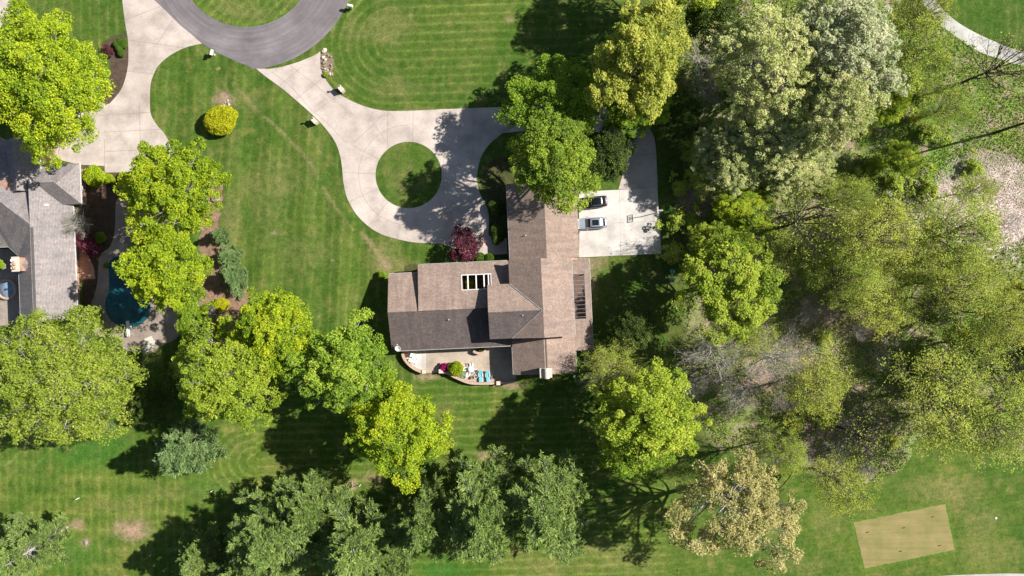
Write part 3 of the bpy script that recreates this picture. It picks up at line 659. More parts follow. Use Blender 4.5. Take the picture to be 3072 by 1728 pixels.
for i in range(2): proto(f'pale{i}', *deciduous(71 + i, 8.5, 22, PALE, nb=56, ns=15, nl=52, leaf=.145, cl=.052, spread=.26, fine=1, lobe=.7), 'barkpale')
proto('palew', *deciduous(75, 8.5, 22, PALEW, nb=56, ns=17, nl=54, leaf=.15, cl=.05, spread=.24, fine=1, lobe=.6), 'barkpale')
proto('tan', *deciduous(81, 9, 20, TAN, nb=38, ns=12, nl=56, leaf=.14, cl=.062, spread=.2, fine=1, minr=.45, arms=[(0, 1.05), (25, .8), (50, .72), (75, .8), (95, 1.0), (120, .95), (150, .85), (180, 1.0), (200, 1.1), (215, 1.15), (230, .75), (250, .7), (262, .95), (275, .7), (290, .75), (305, 1.15), (315, 1.4), (325, 1.2), (342, .95)]), 'barkpale')
proto('poolm', *deciduous(84, 6.5, 17, LIME, nb=44, ns=12, nl=84, leaf=.138, cl=.08, spread=.24, minr=.4, arms=[(0, .95), (45, .95), (90, 1.0), (120, .95), (150, 1.05), (170, 1.25), (188, .95), (205, .72), (235, .68), (262, .85), (290, 1.1), (315, 1.1), (335, 1.0)]), 'barkpale')
proto('housem', *deciduous(86, 6.6, 18, [(0.12, 0.2, 0.02), (0.23, 0.35, 0.03), (0.37, 0.5, 0.045), (0.5, 0.56, 0.06)], nb=46, ns=12, nl=78, leaf=.13, cl=.08, spread=.24, minr=.4, arms=[(0, 1.0), (30, .9), (60, 1.0), (90, 1.0), (110, 1.15), (135, 1.15), (160, .95), (180, 1.0), (225, .85), (250, .95), (280, 1.1), (300, 1.25), (318, 1.3), (340, 1.1)]), 'bark')
proto('fork', *deciduous(82, 6.5, 17, [(0.10, 0.19, 0.02), (0.21, 0.35, 0.03), (0.34, 0.50, 0.045), (0.46, 0.54, 0.06)], nb=44, ns=12, nl=84, leaf=.138, cl=.08, spread=.24, minr=.4, arms=[(0, 1.0), (20, 1.15), (40, .8), (58, 1.35), (72, 1.1), (85, .7), (110, .8), (140, 1.05), (165, .85), (190, 1.1), (215, 1.0), (235, 1.2), (250, .9), (275, 1.0), (300, 1.0), (330, .95)]), 'barkpale')
proto('tail', *deciduous(83, 6.5, 17, LIME, nb=44, ns=12, nl=84, leaf=.138, cl=.08, spread=.25, minr=.4, arms=[(0, .95), (30, 1.0), (60, 1.05), (90, .95), (120, .9), (150, 1.05), (180, .85), (210, .8), (240, .9), (262, 1.2), (275, 1.2), (300, 1.0), (330, 1.1)]), 'barkpale')
for i in range(3): proto(f'sparse{i}', *deciduous(91 + i, 7.5, 17, [SPAR, SPARG, SPAR][i], nb=32, ns=10, nl=32, leaf=.12, cl=.062, spread=.30, fine=2, minr=.35, twigr=.03, lobe=1.3, trunkr=.34), 'bark')
for i in range(2): proto(f'bare{i}', *deciduous(101 + i, 6.5, 14, SPAR, nb=26, ns=9, nl=2, leaf=.1, spread=.36, fine=4, minr=.3, twigr=.03), 'barkpale')
proto('baretall', *deciduous(111, 5.5, 22, SPAR, nb=22, ns=8, nl=3, leaf=.12, spread=.36, fine=3, minr=.3, hb=.45, trunkr=.27, twigr=.028), 'barkdark')
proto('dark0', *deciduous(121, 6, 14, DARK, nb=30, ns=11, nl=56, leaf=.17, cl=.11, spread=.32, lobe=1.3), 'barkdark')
proto('pine0', *pine(131, 5.8, 19, PINE, nw=16, leafs=.2, tufts=11), 'barkpale', 'needle')
proto('pine1', *pine(133, 5.8, 19, PINE, nw=15, leafs=.2, tufts=11), 'barkpale', 'needle')
proto('pine2', *pine(137, 5.4, 17, PINE, nw=16, leafs=.2, tufts=11), 'barkpale', 'needle')
proto('pinethin', *pine(139, 5.9, 18, PINE, nw=15, dens=.75, lean=(.8, -.6), tufts=11), 'barkpale', 'needle')
proto('fir', *pine(141, 3.2, 9, [(0.10, 0.18, 0.06), (0.18, 0.29, 0.095), (0.27, 0.40, 0.14), (0.34, 0.45, 0.18)], nw=13, hb=.05, leafs=.16), 'bark', 'needle')
# shrubs
def bush(seed, Rr, Ht, pal, n=4200, leaf=.12, lumps=12, tight=.86, bark='bark', core=True, rough=.16):
    rg = np.random.RandomState(seed); W = Wood()
    for i in range(7):
        d = rdir(rg, 1, .2)[0] * (Rr * .7, Rr * .7, Ht * .75)
        W.limb(bez(np.zeros(3), np.array((d[0] * .3, d[1] * .3, d[2] * .7)), d, 4), .035 * Rr + .015, .01, 4)
    d = rdir(rg, n, -.15); lump = rdir(rg, lumps, -.1)
    near = (d @ lump.T).max(1); rad = (tight + rough * (near ** 4) - rough * .6) * rg.uniform(.72, 1.0, n) ** .35
    cen = d * rad[:, None] * np.array((Rr, Rr, Ht * .55)) + np.array((0, 0, Ht * .45)); cen[:, 2] = np.maximum(cen[:, 2], .05)
    return W, leaves(rg, cen, leaf, pal, np.clip(rg.normal(.4, .2, n) + (near - .85) * .8, 0, 1), .6, .25)
BOX = [(0.05, 0.11, 0.012), (0.10, 0.21, 0.02), (0.17, 0.32, 0.03), (0.22, 0.38, 0.05)]
RED = [(0.06, 0.012, 0.02), (0.13, 0.025, 0.045), (0.22, 0.05, 0.08), (0.32, 0.10, 0.12)]
GOLD = [(0.28, 0.34, 0.012), (0.46, 0.50, 0.015), (0.66, 0.66, 0.02), (0.75, 0.70, 0.05)]
MAG = [(0.25, 0.005, 0.09), (0.45, 0.01, 0.2), (0.6, 0.03, 0.3), (0.7, 0.12, 0.42)]
WHT = [(0.14, 0.24, 0.04), (0.3, 0.4, 0.15), (0.75, 0.77, 0.62), (0.85, 0.85, 0.75)]
proto('goldbush', *bush(201, 1, 1, GOLD, 9000, .06, 60, rough=.5, tight=.95), 'bark')
proto('box', *bush(202, 1, 1, BOX, 5200, .07, 14, tight=.97, rough=.05), 'bark')
proto('limebush', *bush(203, 1, 1, LIME, 4500, .085, 16, rough=.42), 'bark')
proto('greenbush', *bush(204, 1, 1, GREEN, 3200, .09, 12, rough=.3), 'bark')
proto('wildbush', *bush(205, 1, 1, SPAR, 1500, .08, 10, rough=.5, tight=.8), 'bark')
proto('magbush', *bush(206, 1, 1, MAG, 2600, .09, 8), 'bark')
proto('whitebush', *bush(207, 1, 1, WHT, 2600, .08, 8), 'bark')
proto('redmaple', *deciduous(211, 2.6, 4.4, RED, nb=30, ns=10, nl=26, leaf=.10, cl=.12, spread=.28, hb=.2, trunkr=.12, twigr=.015), 'bark')
proto('darkbush', *bush(208, 1, 1, DARK, 3000, .09, 12, rough=.3), 'bark')
proto('twigbush', *deciduous(212, 1.5, 2.2, SPAR, nb=18, ns=7, nl=0, spread=.4, fine=3, hb=.1, trunkr=.05, twigr=.012, minr=.3), 'barkpale')
# ------------------------------------------------------------------ the trees: image position of the crown's middle, its height above ground, scales
TREES = [
 # key, name, label, dx, dy, hm, sx, sy, sz, rot
 ('limebig', 'maple_tree', 'huge yellow-green maple shading the upper left house and its driveway', 133, 208, 13, .96, 1.07, 1, 0),
 ('lime0', 'maple_tree', 'bright lime maple at the bottom end of the left driveway', 437, 488, 11, 1.1, 1.15, 1, .3),
 ('poolm', 'maple_tree', 'lime maple overhanging the teal pool', 425, 688, 11, 1.02, 1.02, 1, 0),
 ('olive', 'willow_tree', 'wide drooping olive-green tree below the left house', 175, 948, 10, 1.22, .98, .95, 0),
 ('lime2', 'maple_tree', 'yellow-green maple beside the mulch bed, upper one of the group left of the brown house', 695, 835, 11, 1.0, 1.0, .95, 1.0),
 ('mid1', 'maple_tree', 'mid-green tree with a ragged crown at the lower left of the lawn group', 585, 950, 11, 1.2, 1.08, 1.0, 0),
 ('fork', 'maple_tree', 'bright green maple with reaching boughs nearest the west gable of the brown house', 864, 918, 11, 1.12, 1.1, 1, 0),
 ('tail', 'maple_tree', 'round bright yellow maple in front of the dark branching shadow', 998, 1080, 11.5, 1.12, 1.14, 1, 0),
 ('housem', 'maple_tree', 'full green tree overhanging the garage roof and parked cars', 1390, 412, 12, .98, 1.08, 1.05, 0),
 ('green0', 'maple_tree', 'dim green tree in the shade between the yellow tree and the house tree', 1400, 260, 8, 1.15, 0.95, .7, 2.0),
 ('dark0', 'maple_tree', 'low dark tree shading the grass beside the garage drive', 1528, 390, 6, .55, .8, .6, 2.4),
 ('yellow', 'maple_tree', 'tall golden-yellow tree at the top centre', 1600, 155, 13, 0.9, 1.12, 1, .2),
 ('dark0', 'maple_tree', 'dark olive tree at the top edge right of the golden tree', 1790, 30, 10, .72, .72, 1, 1.2),
 ('green1', 'maple_tree', 'green tree at the top edge behind the golden tree', 1730, -70, 12, 1.15, 1.0, 1.05, 3.3),
 ('palew', 'oak_tree', 'silvery white flowering tree, the palest crown at the top right', 2100, 130, 14, 1.0, 1.08, 1, .5),
 ('pale0', 'oak_tree', 'cream-green flowering oak right of the bare patch by the golden tree', 1905, 170, 13, .95, .95, 1, 1.7),
 ('pale1', 'oak_tree', 'cream flowering oak on the lower side of the pale grove', 1960, 335, 8.5, 1.0, .82, .66, 3.1),
 ('pale0', 'oak_tree', 'cream oak under the silvery white crown', 2075, 275, 12, .75, .8, .95, 5.1),
 ('lime2', 'maple_tree', 'bright lime tree below the pale flowering grove', 1870, 525, 4.5, .82, .6, .42, 3.9),
 ('mid0', 'maple_tree', 'leafy yellow-green tree above the two teal drums', 1800, 615, 4, .7, .6, .36, .6),
 ('mid2', 'maple_tree', 'tall bright green tree behind the two teal drums', 1835, 715, 10, 1.12, 1.25, .85, 0),
 ('mid0', 'maple_tree', 'bright green tree on the lower right corner of the house lawn', 1628, 1048, 12, 1.25, 1.08, 1, 0),
 ('tan', 'oak_tree', 'tan blossoming oak with open straggling boughs at the lower right', 1848, 1268, 12, 1.12, 1.12, 1, 0),
 ('sparse1', 'young_tree', 'thin tree with tan buds above the tan oak', 1965, 1140, 9, .6, .52, .8, .5),
 ('sparse0', 'young_tree', 'thin yellow-tipped tree right of the tan oak', 2105, 1215, 9, .72, .68, .8, 3.1),
 ('sparse2', 'young_tree', 'thin-leaved tree below the pale grove, left one in the wood', 2040, 620, 6, .9, .9, .6, .3),
 ('sparse0', 'young_tree', 'thin-leaved tree in the middle of the wood under the pale grove', 2190, 590, 10, .85, .85, 1, 1.1),
 ('sparse1', 'young_tree', 'wide spreading thin tree beside the straw-coloured reed patch', 2400, 590, 11, 1.05, .95, 1, 2.0),
 ('sparse2', 'young_tree', 'thin tree below the wide one beside the reed patch', 2400, 710, 11, .95, .8, 1, 4.1),
 ('sparse1', 'young_tree', 'thin yellow-green tree half way down the wood', 2130, 690, 9, .7, .8, .9, 5.2),
 ('bare0', 'bare_tree', 'grey leafless tree at the edge of the shaded house lawn', 1800, 880, 8, .95, .75, .9, .8),
 ('bare1', 'bare_tree', 'grey leafless tree in the wood right of the bright green tree', 1950, 900, 8, .9, .75, .9, 2.2),
 ('bare0', 'bare_tree', 'grey leafless tree just above the tan oak', 1870, 1000, 7, .65, .5, .6, 3.9),
 ('sparse2', 'young_tree', 'olive thin tree left of the shaded leaf litter', 2040, 965, 8, .68, .82, .8, 1.6),
 ('sparse0', 'oak_tree', 'large thin-crowned oak near the right edge above the tee lawn', 2370, 1010, 11, 1.15, 1.1, 1, 2.7),
 ('sparse1', 'oak_tree', 'large thin-crowned oak at the right edge beside the tee lawn', 2500, 1050, 11, 1.05, 1.1, 1, .1),
 ('lime1', 'maple_tree', 'bright green tree cut by the right edge', 2585, 900, 9, .7, .7, .8, 1),
 ('sparse2', 'young_tree', 'thin tree at the right edge above the fallen branches', 2510, 790, 9, .75, .7, .9, .4),
 ('sparse0', 'young_tree', 'thin green tree above the bright green corner tree', 1545, 930, 6, .65, .6, .6, 3),
 ('sparse1', 'young_tree', 'thin green tree over the pinkish clearing by the curved path', 2385, 270, 6, .7, .6, .5, 2),
 ('green0', 'maple_tree', 'green tree added under the bright green corner tree to widen its lawn shadow', 1600, 1125, 7, .9, .7, .6, 1),  # unseen tree added to fill out the corner tree's shadow on the lawn
 ('sparse2', 'young_tree', 'yellow-green thin tree between the two upper grey leafless trees', 1880, 860, 7, .6, .5, .6, 2),
 ('yellow', 'young_tree', 'orange-yellow budding tree cut by the right edge', 2580, 745, 8, .36, .4, .5, 2),
 ('sparse1', 'young_tree', 'thin yellow tree between the silvery crown and the curved path', 2290, 130, 9, .72, .9, .9, 1.9),
 ('lime2', 'young_tree', 'yellow-green bushy tree right of the silvery crown', 2240, 250, 6, .5, .6, .5, .2),
 ('sparse0', 'young_tree', 'slight tree left of the curved path top', 2310, 35, 9, .5, .55, .9, .2),
 ('green1', 'young_tree', 'dark green bushy tree beside the long trunk shadow', 2270, 400, 5, .5, .4, .4, 4.2),
 ('sparse1', 'young_tree', 'thin shaded tree under the pale grove beside the trunk shadow', 2130, 500, 8, .7, .5, .8, 4.4),
 ('sparse2', 'young_tree', 'small thin tree over the open green clearing', 2440, 480, 6, .5, .4, .6, 4.4),
 ('baretall', 'bare_tree', 'tall dark leafless tree leaning across the curved path', 2485, 180, 10, 1, 1, .85, 0),
 ('baretall', 'bare_tree', 'tall dark leafless tree casting the long trunk shadow from the right edge', 2640, 290, 12, 1, 1, 1.2, 1.0),
 ('baretall', 'bare_tree', 'dark leafless trunk rising from the middle of the wood', 2330, 750, 9, .7, .7, .75, 2.0),
 ('baretall', 'bare_tree', 'dark leafless tree beside the fallen white branches', 2480, 930, 9, 1.1, 1.1, .7, 4.0),
 ('baretall', 'bare_tree', 'bare branching tree over the leaf litter beside the tee lawn', 2170, 1100, 9, .9, .9, .6, 5.0),
 ('baretall', 'bare_tree', 'tall leafless tree whose shadow crosses the parking pad', 2010, 560, 12, 1.1, 1.1, 0.9, 3.0),
 ('sparse1', 'young_tree', 'thin shaded tree right of the parking pad', 1790, 440, 4, .6, .6, .4, 3.0),
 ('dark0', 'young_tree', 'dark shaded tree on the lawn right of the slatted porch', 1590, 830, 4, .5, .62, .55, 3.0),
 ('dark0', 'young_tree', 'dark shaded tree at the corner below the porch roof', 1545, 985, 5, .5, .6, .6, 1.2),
 ('bare1', 'bare_tree', 'grey twiggy tree rising over the lawn below the porch', 1520, 960, 6, .5, .55, .6, 1.2),
 ('sparse2', 'young_tree', 'grey-green thin tree left of the mid-green ragged tree', 505, 905, 6, .6, .55, .6, 1.2),
 ('bare0', 'bare_tree', 'grey leafless ornamental tree spreading over the left house eave', 200, 560, 3.5, .42, .45, .4, .3),
 ('pine0', 'pine_tree', 'blue-green pine standing third from the left in the bottom row', 690, 1345, 10, 1.3, 1.3, 1, .4),
 ('pine2', 'pine_tree', 'upper narrow pine behind the third pine of the bottom row', 775, 1280, 9, 0.95, 1.0, .9, 1.4),
 ('pine1', 'pine_tree', 'pine with dark gaps in the middle of the bottom row', 892, 1368, 10, 1.15, 1.25, 1, 2.4),
 ('pine2', 'pine_tree', 'slim pine right of the middle one in the bottom row', 1062, 1315, 10, 1.0, 1.25, 1, .9),
 ('pine0', 'pine_tree', 'tall pine second from the right end of the bottom row', 1212, 1290, 10, 1.1, 1.5, 1, 3.3),
 ('pinethin', 'pine_tree', 'spreading pine with grey bare branches at the right end of the bottom row', 1380, 1285, 10, 1.25, 1.45, 1, 2.1),
 ('pine1', 'pine_tree', 'small pine at the left of the bottom row', 500, 1405, 8, 0.7, 0.8, .7, 4.0),
 ('pine0', 'pine_tree', 'pine cut by the bottom edge beside the third pine', 590, 1470, 9, 0.95, 1.0, .9, 5.0),
 ('pine2', 'pine_tree', 'pine cut by the bottom edge under the middle pine', 960, 1470, 9, 0.95, 1.0, .9, 3.0),
 ('pinethin', 'pine_tree', 'leaning pine with a bare pale trunk in the lower left corner', 72, 1378, 9, 1.0, .92, .9, .2),
 ('fir', 'fir_tree', 'small silvery-green fir standing alone on the lower left lawn', 470, 1128, 4.5, 1.32, 1.2, 1.35, .3),
 ('green0', 'maple_tree', 'narrow tree over the bottom right edge of the pool deck', 478, 805, 2.8, .36, .6, .22, .3),
 ('dark0', 'young_tree', 'shaded tree under the olive-green tree at the pool lawn', 385, 1000, 3.5, .6, .6, .4, .5),
 ('pale1', 'oak_tree', 'cream oak at the lower left of the pale grove over the wood edge', 1840, 385, 6.5, .72, .72, .5, 1.1),
 ('pale0', 'oak_tree', 'cream-green oak at the bottom of the pale grove', 1990, 440, 6, .7, .5, .45, 4.1),
 ('green0', 'maple_tree', 'dim green tree in the shadow directly below the golden tree', 1600, 275, 8, .8, .55, .6, 1.0),
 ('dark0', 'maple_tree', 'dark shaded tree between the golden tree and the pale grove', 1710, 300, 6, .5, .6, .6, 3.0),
 ('sparse1', 'young_tree', 'green thin tree at the right end of the wood above the tee oaks', 2450, 870, 8, .9, .7, .7, 1.0),
 ('sparse0', 'young_tree', 'yellow thin tree in the lower middle of the wood', 2200, 760, 9, .85, .75, .8, 2.0),
 ('sparse2', 'young_tree', 'yellow-green thin tree under the wide spreading one', 2300, 660, 9, .85, .75, .8, 3.3),
]
for k, nm, lb, dx, dy, hm, sx, sy, sz, rot in TREES:
    x, y = GD(dx, dy, hm)
    if k == 'limebig': x -= .3
    grp = {'pine_tree': 'pine trees', 'young_tree': 'thin young trees of the wood', 'bare_tree': 'leafless trees', 'maple_tree': 'broad leafy trees', 'oak_tree': 'large oaks', 'willow_tree': None, 'fir_tree': None}[nm]
    rx = sx; ry = sy
    # anisotropic crowns keep their long side along the picture: turn only by half turns when they are stretched
    if abs(sx / sy - 1) > .12: rot = math.pi * round(rot / math.pi) + .12 * math.sin(rot * 7)
    plant(k, nm, lb, 'tree', x, y, rx, ry, sz, rot, grp)

SHRUBS = [
 ('goldbush', 'golden_bush', 'dense golden-yellow round bush on the lawn between the driveways', 557, 303, 1.2, 2.6, 2.15, 2.6, .3),
 ('box', 'boxwood', 'clipped round green boxwood nearer the red maple', 1207, 651, .8, 1.0, 1.1, 1.5, 0),
 ('box', 'boxwood', 'clipped round green boxwood farther from the red maple', 1230, 650, .8, .92, .86, 1.6, 1),
 ('redmaple', 'japanese_maple', 'dark red Japanese maple in front of the brown house', 1168, 622, 2.5, 1.02, 1.1, 1, 0),
 ('redmaple', 'japanese_maple', 'dark red Japanese maple beside the left house pool garden', 222, 615, 2, .62, 1.0, .8, 1),
 ('redmaple', 'japanese_maple', 'small dark red shrub in the bed of the upper left driveway', 274, 128, .8, .42, .3, .35, 2),
 ('box', 'boxwood', 'clipped yellow-green ball at the top of the driveway bed', 305, 104, .6, .85, .75, 1.0, 0),
 ('box', 'boxwood', 'clipped ball left of the top one in the driveway bed', 293, 110, .6, .65, .65, .9, 1),
 ('box', 'boxwood', 'clipped ball in the middle of the driveway bed', 299, 121, .6, .75, .6, .9, 2),
 ('box', 'boxwood', 'clipped ball at the bottom of the driveway bed', 304, 132, .6, .65, .65, .9, 3),
 ('box', 'boxwood', 'second clipped ball at the top right of the driveway bed', 310, 112, .6, .6, .6, .9, 3),
 ('limebush', 'lime_bush', 'big lime bush at the corner of the left house garage', 236, 442, 1.2, 1.85, 1.95, 2.6, 0),
 ('limebush', 'lime_bush', 'small lime bush right of the garage corner path', 273, 450, .6, .85, 1.2, 1.2, 1),
 ('limebush', 'lime_bush', 'low lime bush in the shade under the left driveway end', 313, 455, .6, 1.5, 1.1, 1.2, 2),
 ('magbush', 'azalea', 'magenta azalea in the patio planter', 1117, 925, .8, .95, .95, 1.3, 0),
 ('limebush', 'planter_shrub', 'green shrub in the patio planter between the azalea and white flowers', 1145, 926, 1.2, 1.35, 1.35, 2.1, 0),
 ('whitebush', 'flowering_shrub', 'white flowering shrub at the rounded end of the patio planter', 1161, 940, .5, .98, 1.05, .9, 0),
 ('greenbush', 'garden_shrub', 'pale shrub at the north corner of the brown house west gable', 961, 692, .6, .8, .8, 1.2, 0),
 ('greenbush', 'garden_shrub', 'green plant growing inside the skylight opening', 1184, 717, .8, 1.1, 1.3, 1.7, 0),
 ('greenbush', 'garden_shrub', 'round bright shrub under the red maple of the left house', 253, 598, .6, 1.0, 1.0, 1.4, 0),
 ('greenbush', 'garden_shrub', 'small bright plant by the left house windows', 267, 668, .3, .5, .5, .6, 0),
 ('greenbush', 'garden_shrub', 'green shrub in the left house courtyard cut by the picture edge', 0, 667, .7, .7, .9, 1.4, 0),
 ('darkbush', 'garden_shrub', 'dark shrub against the garage wall west side, upper', 1247, 525, .9, 1.6, 1.6, 1.7, 0),
 ('darkbush', 'garden_shrub', 'dark shrub against the garage wall west side, lower', 1250, 590, .9, 1.3, 2.0, 1.5, 0),
 ('bareb', '', '', 0, 0, 0, 0, 0, 0, 0),
 ('darkbush', 'hedge_shrub', 'brown-green shrub at the lower left of the pool deck', 275, 880, 1, 2.3, 2.5, 2.4, 0),
 ('greenbush', 'hedge_shrub', 'green shrub under the left house south corner', 232, 800, 1, 1.7, 1.7, 2.2, 0),
 ('fir1', 'young_fir', 'small dark fir at the top of the mulch bed', 556, 593, 1, .38, .38, .45, 0),
 ('fir1', 'young_fir', 'small dark fir in the middle of the mulch bed', 578, 645, 1, .55, .55, .5, 1),
 ('fir1', 'young_fir', 'wider grey-green fir of the mulch bed', 588, 698, 1.5, .8, .6, .5, 2),
 ('goldbush', 'golden_bush', 'small pale gold bush low in the mulch bed', 557, 768, .8, 1.2, 1.1, 1.5, 0),
 ('twigbush', 'bare_shrub', 'leafless shrub left of the pale gold bush', 535, 790, 1, 1.2, 1.2, 1, 0),
 ('wildbush', 'garden_shrub', 'grey-green shrub at the lower end of the mulch bed', 535, 838, .8, 1.8, 1.8, 1.8, 0),
 ('limebush', 'garden_shrub', 'tall lime shrub between the pool deck and the mulch bed', 475, 870, 1.5, 1.6, 2.2, 3, 0),
 ('limebush', 'garden_shrub', 'lime plant at the lower tip of the rock bed by the driveway', 819, 188, .2, .5, .5, .5, 0),
 ('greenbush', 'garden_shrub', 'low green shrub behind the west gable wall beside the lawn', 1095, 712, .5, .5, .5, .8, 0),
 ('twigbush', 'bare_shrub', 'brown leafless brush between the golden tree and the pale grove', 1765, 150, 1, 2.2, 2.2, 1.2, 0),
 ('twigbush', 'bare_shrub', 'brown leafless brush in the upper wood edge by the dark ground', 1770, 225, 1, 2.0, 2.4, 1.2, 1),
]
for k, nm, lb, dx, dy, hm, sx, sy, sz, rot in SHRUBS:
    if k == 'bareb': continue
    x, y = GD(dx, dy, hm); k2 = 'fir' if k == 'fir1' else k
    grp = {'boxwood': 'clipped boxwoods', 'young_fir': 'young firs of the mulch bed', 'garden_shrub': 'garden shrubs', 'bare_shrub': 'leafless shrubs'}.get(nm)
    plant(k2, nm, lb, 'tree' if nm in ('japanese_maple', 'young_fir') else 'shrub', x, y, sx, sy, sz, rot, grp, part=('trunk', 'crown') if nm in ('japanese_maple', 'young_fir') else ('stems', 'foliage'))

# undergrowth of the wood, one mass nobody could count
rg = np.random.RandomState(5)
def scatter(n, box, mask_fn, size, pal, hgt, name, mat, up=.5, dens=None, kindlabel=None):
    x = rg.uniform(box[0], box[1], n); y = rg.uniform(box[2], box[3], n); px = 1536 + x * S; py = 864 - y * S
    k = mask_fn(px, py); x, y = x[k], y[k]; m_ = len(x)
    z = rg.uniform(.04, 1, m_) ** 2 * hgt
    lf = leaves(rg, np.stack([x, y, z], -1), size, pal, rg.rand(m_), .5, up)
    return tag(fast_mesh(name, lf[0], lf[1], lf[2], M[mat]), kind='stuff')
gi = lambda px, py, A_: A_[np.clip(((864 - py) / S + 50) / 100 * (NY - 1), 0, NY - 1).astype(int), np.clip((px - 1536) / S / 176 * (NX - 1) + (NX - 1) / 2, 0, NX - 1).astype(int)]
wildok = lambda px, py: (gi(px, py, wild.astype(float)) > .5)
scatter(190000, (24, 88, -34, 50), lambda px, py: wildok(px, py) & (np.hypot((px - 2960) / 165, (py - 600) / 150) > 1) & (fbm(px / 45 + 5, py / 45, 3) + .25 * vnoise(px / 11, py / 11) > .525), .15,
        [(0.12, 0.22, 0.02), (0.20, 0.34, 0.03), (0.31, 0.45, 0.05), (0.42, 0.50, 0.07)], .6, 'undergrowth', 'leaf')
scatter(60000, (24, 88, -34, 50), lambda px, py: wildok(px, py) & (np.hypot((px - 2960) / 165, (py - 600) / 150) > 1) & (fbm(px / 60 + 15, py / 60 + 4, 3) + .2 * vnoise(px / 9, py / 9 + 5) > .56), .15,
        [(0.22, 0.16, 0.11), (0.38, 0.29, 0.21), (0.5, 0.4, 0.31), (0.14, 0.11, 0.08)], .25, 'leaf_litter', 'leaf')
scatter(26000, (68, 88, 5, 24), lambda px, py: wildok(px, py) & (np.hypot((px - 2960) / 165, (py - 600) / 150) < .75 + .5 * fbm(px / 30, py / 30, 3)), .11,
        [(0.55, 0.47, 0.39), (0.70, 0.61, 0.52), (0.78, 0.70, 0.61), (0.4, 0.36, 0.26)], .25, 'dry_reeds', 'leaf', up=.9)
# shrubs of the wood
wr = random.Random(9)
proto('loosebush', *deciduous(221, 1, 1.1, SPARG, nb=12, ns=8, nl=26, leaf=.075, spread=.45, cl=.16, hb=.05, trunkr=.03, twigr=.008, minr=.35, lobe=2), 'bark')
proto('loosebush2', *deciduous(222, 1, 1.1, SPAR, nb=12, ns=7, nl=16, leaf=.07, spread=.5, cl=.16, hb=.05, trunkr=.03, twigr=.01, minr=.3, lobe=2, fine=1), 'barkpale')
LOOK = [('loosebush2', 'woodland_shrub'), ('loosebush', 'woodland_shrub'), ('twigbush', 'bare_shrub')]
WS = [(1715, 470, 1, 'dark'), (1745, 400, 1, 0), (1690, 640, 0, 0), (1740, 560, 1, 0), (1700, 560, 1, 0), (2010, 480, 1, 0), (2080, 470, 1, 0), (2200, 420, 1, 0), (2180, 330, 0, 0), (2340, 330, 1, 0), (2300, 300, 0, 0), (2250, 470, 1, 0), (2330, 470, 1, 0), (2450, 420, 1, 0),
      (2020, 790, 2, 0), (2080, 850, 0, 0), (1990, 830, 2, 0), (2160, 830, 2, 0), (2230, 770, 0, 0), (2210, 900, 2, 0), (1830, 960, 2, 0), (1770, 960, 2, 0), (1960, 1010, 2, 0), (2070, 1040, 0, 0), (1990, 1060, 0, 0), (2420, 840, 0, 0), (2470, 860, 1, 0), (2540, 970, 1, 0), (2400, 920, 0, 0), (2330, 930, 0, 0),
      (2100, 1130, 2, 0), (2180, 1180, 2, 0), (2250, 1110, 0, 0), (1730, 980, 2, 0), (2290, 210, 1, 0), (2370, 150, 0, 0), (2330, 240, 0, 0), (2260, 60, 0, 0), (1745, 290, 2, 0), (1740, 340, 1, 0), (2550, 560, 2, 0), (1890, 940, 2, 0), (1560, 1010, 0, 0), (1520, 905, 1, 0)]
for i, (dx, dy, q_, _) in enumerate(WS):
    k, nm = LOOK[q_]; s_ = wr.uniform(1.2, 2.4) * (1 if q_ < 2 else .8)
    near = 'right of the parking pad' if dx < 1760 and dy < 700 else 'by the shaded lawn below the porch' if dx < 1600 else 'in the upper wood by the curved path' if dy < 300 else 'between the pale grove and the clearing' if dy < 520 else 'in the middle of the wood' if dy < 900 else 'in the lower wood above the tan oak'
    kind = ['olive thin-leaved shrub', 'green leafy shrub', 'brown leafless twiggy shrub'][q_]
    x, y = GD(dx, dy, 1)
    plant(k, nm, f'{kind} {near}', 'shrub', x, y, s_, s_ * wr.uniform(.8, 1.2), s_ * .8, wr.uniform(0, 6), f'{kind}s {near}', part=('stems', 'foliage'))

# ------------------------------------------------------------------ brown house (local frame: u east, v north, turned 2.6 degrees)
hs_ = thing('brown_house', 'sprawling brown-roofed brick house with several gables beside the round driveway', 'house', (0, 0, 0), R(2.6))
def loc2(th): c_, s_ = math.cos(th), math.sin(th); return lambda u, v: (u * c_ - v * s_, u * s_ + v * c_)
HL = loc2(R(2.6))
FR = [M['roof'], M['dark'], M['roof_dark']]; FW = [M['roof'], M['white']]
def roofpart(parent, planes, mats, name='roof', t=.18):
    mb = MB()
    for p in planes:
        a = np.mean(p, 0); nrm = sum((np.cross(np.array(p[i]) - a, np.array(p[(i + 1) % len(p)]) - a) for i in range(len(p))), np.zeros(3)); nrm = nrm * np.sign(nrm[2]); nrm /= np.linalg.norm(nrm)
        k = len(mb.mi); mb.slab(p, t)
        if nrm[1] < -.12 and len(mats) > 2: mb.mi[k] = 2     # slopes facing south take the darker shingle
    return mb.build(name, mats, parent, uv=True)
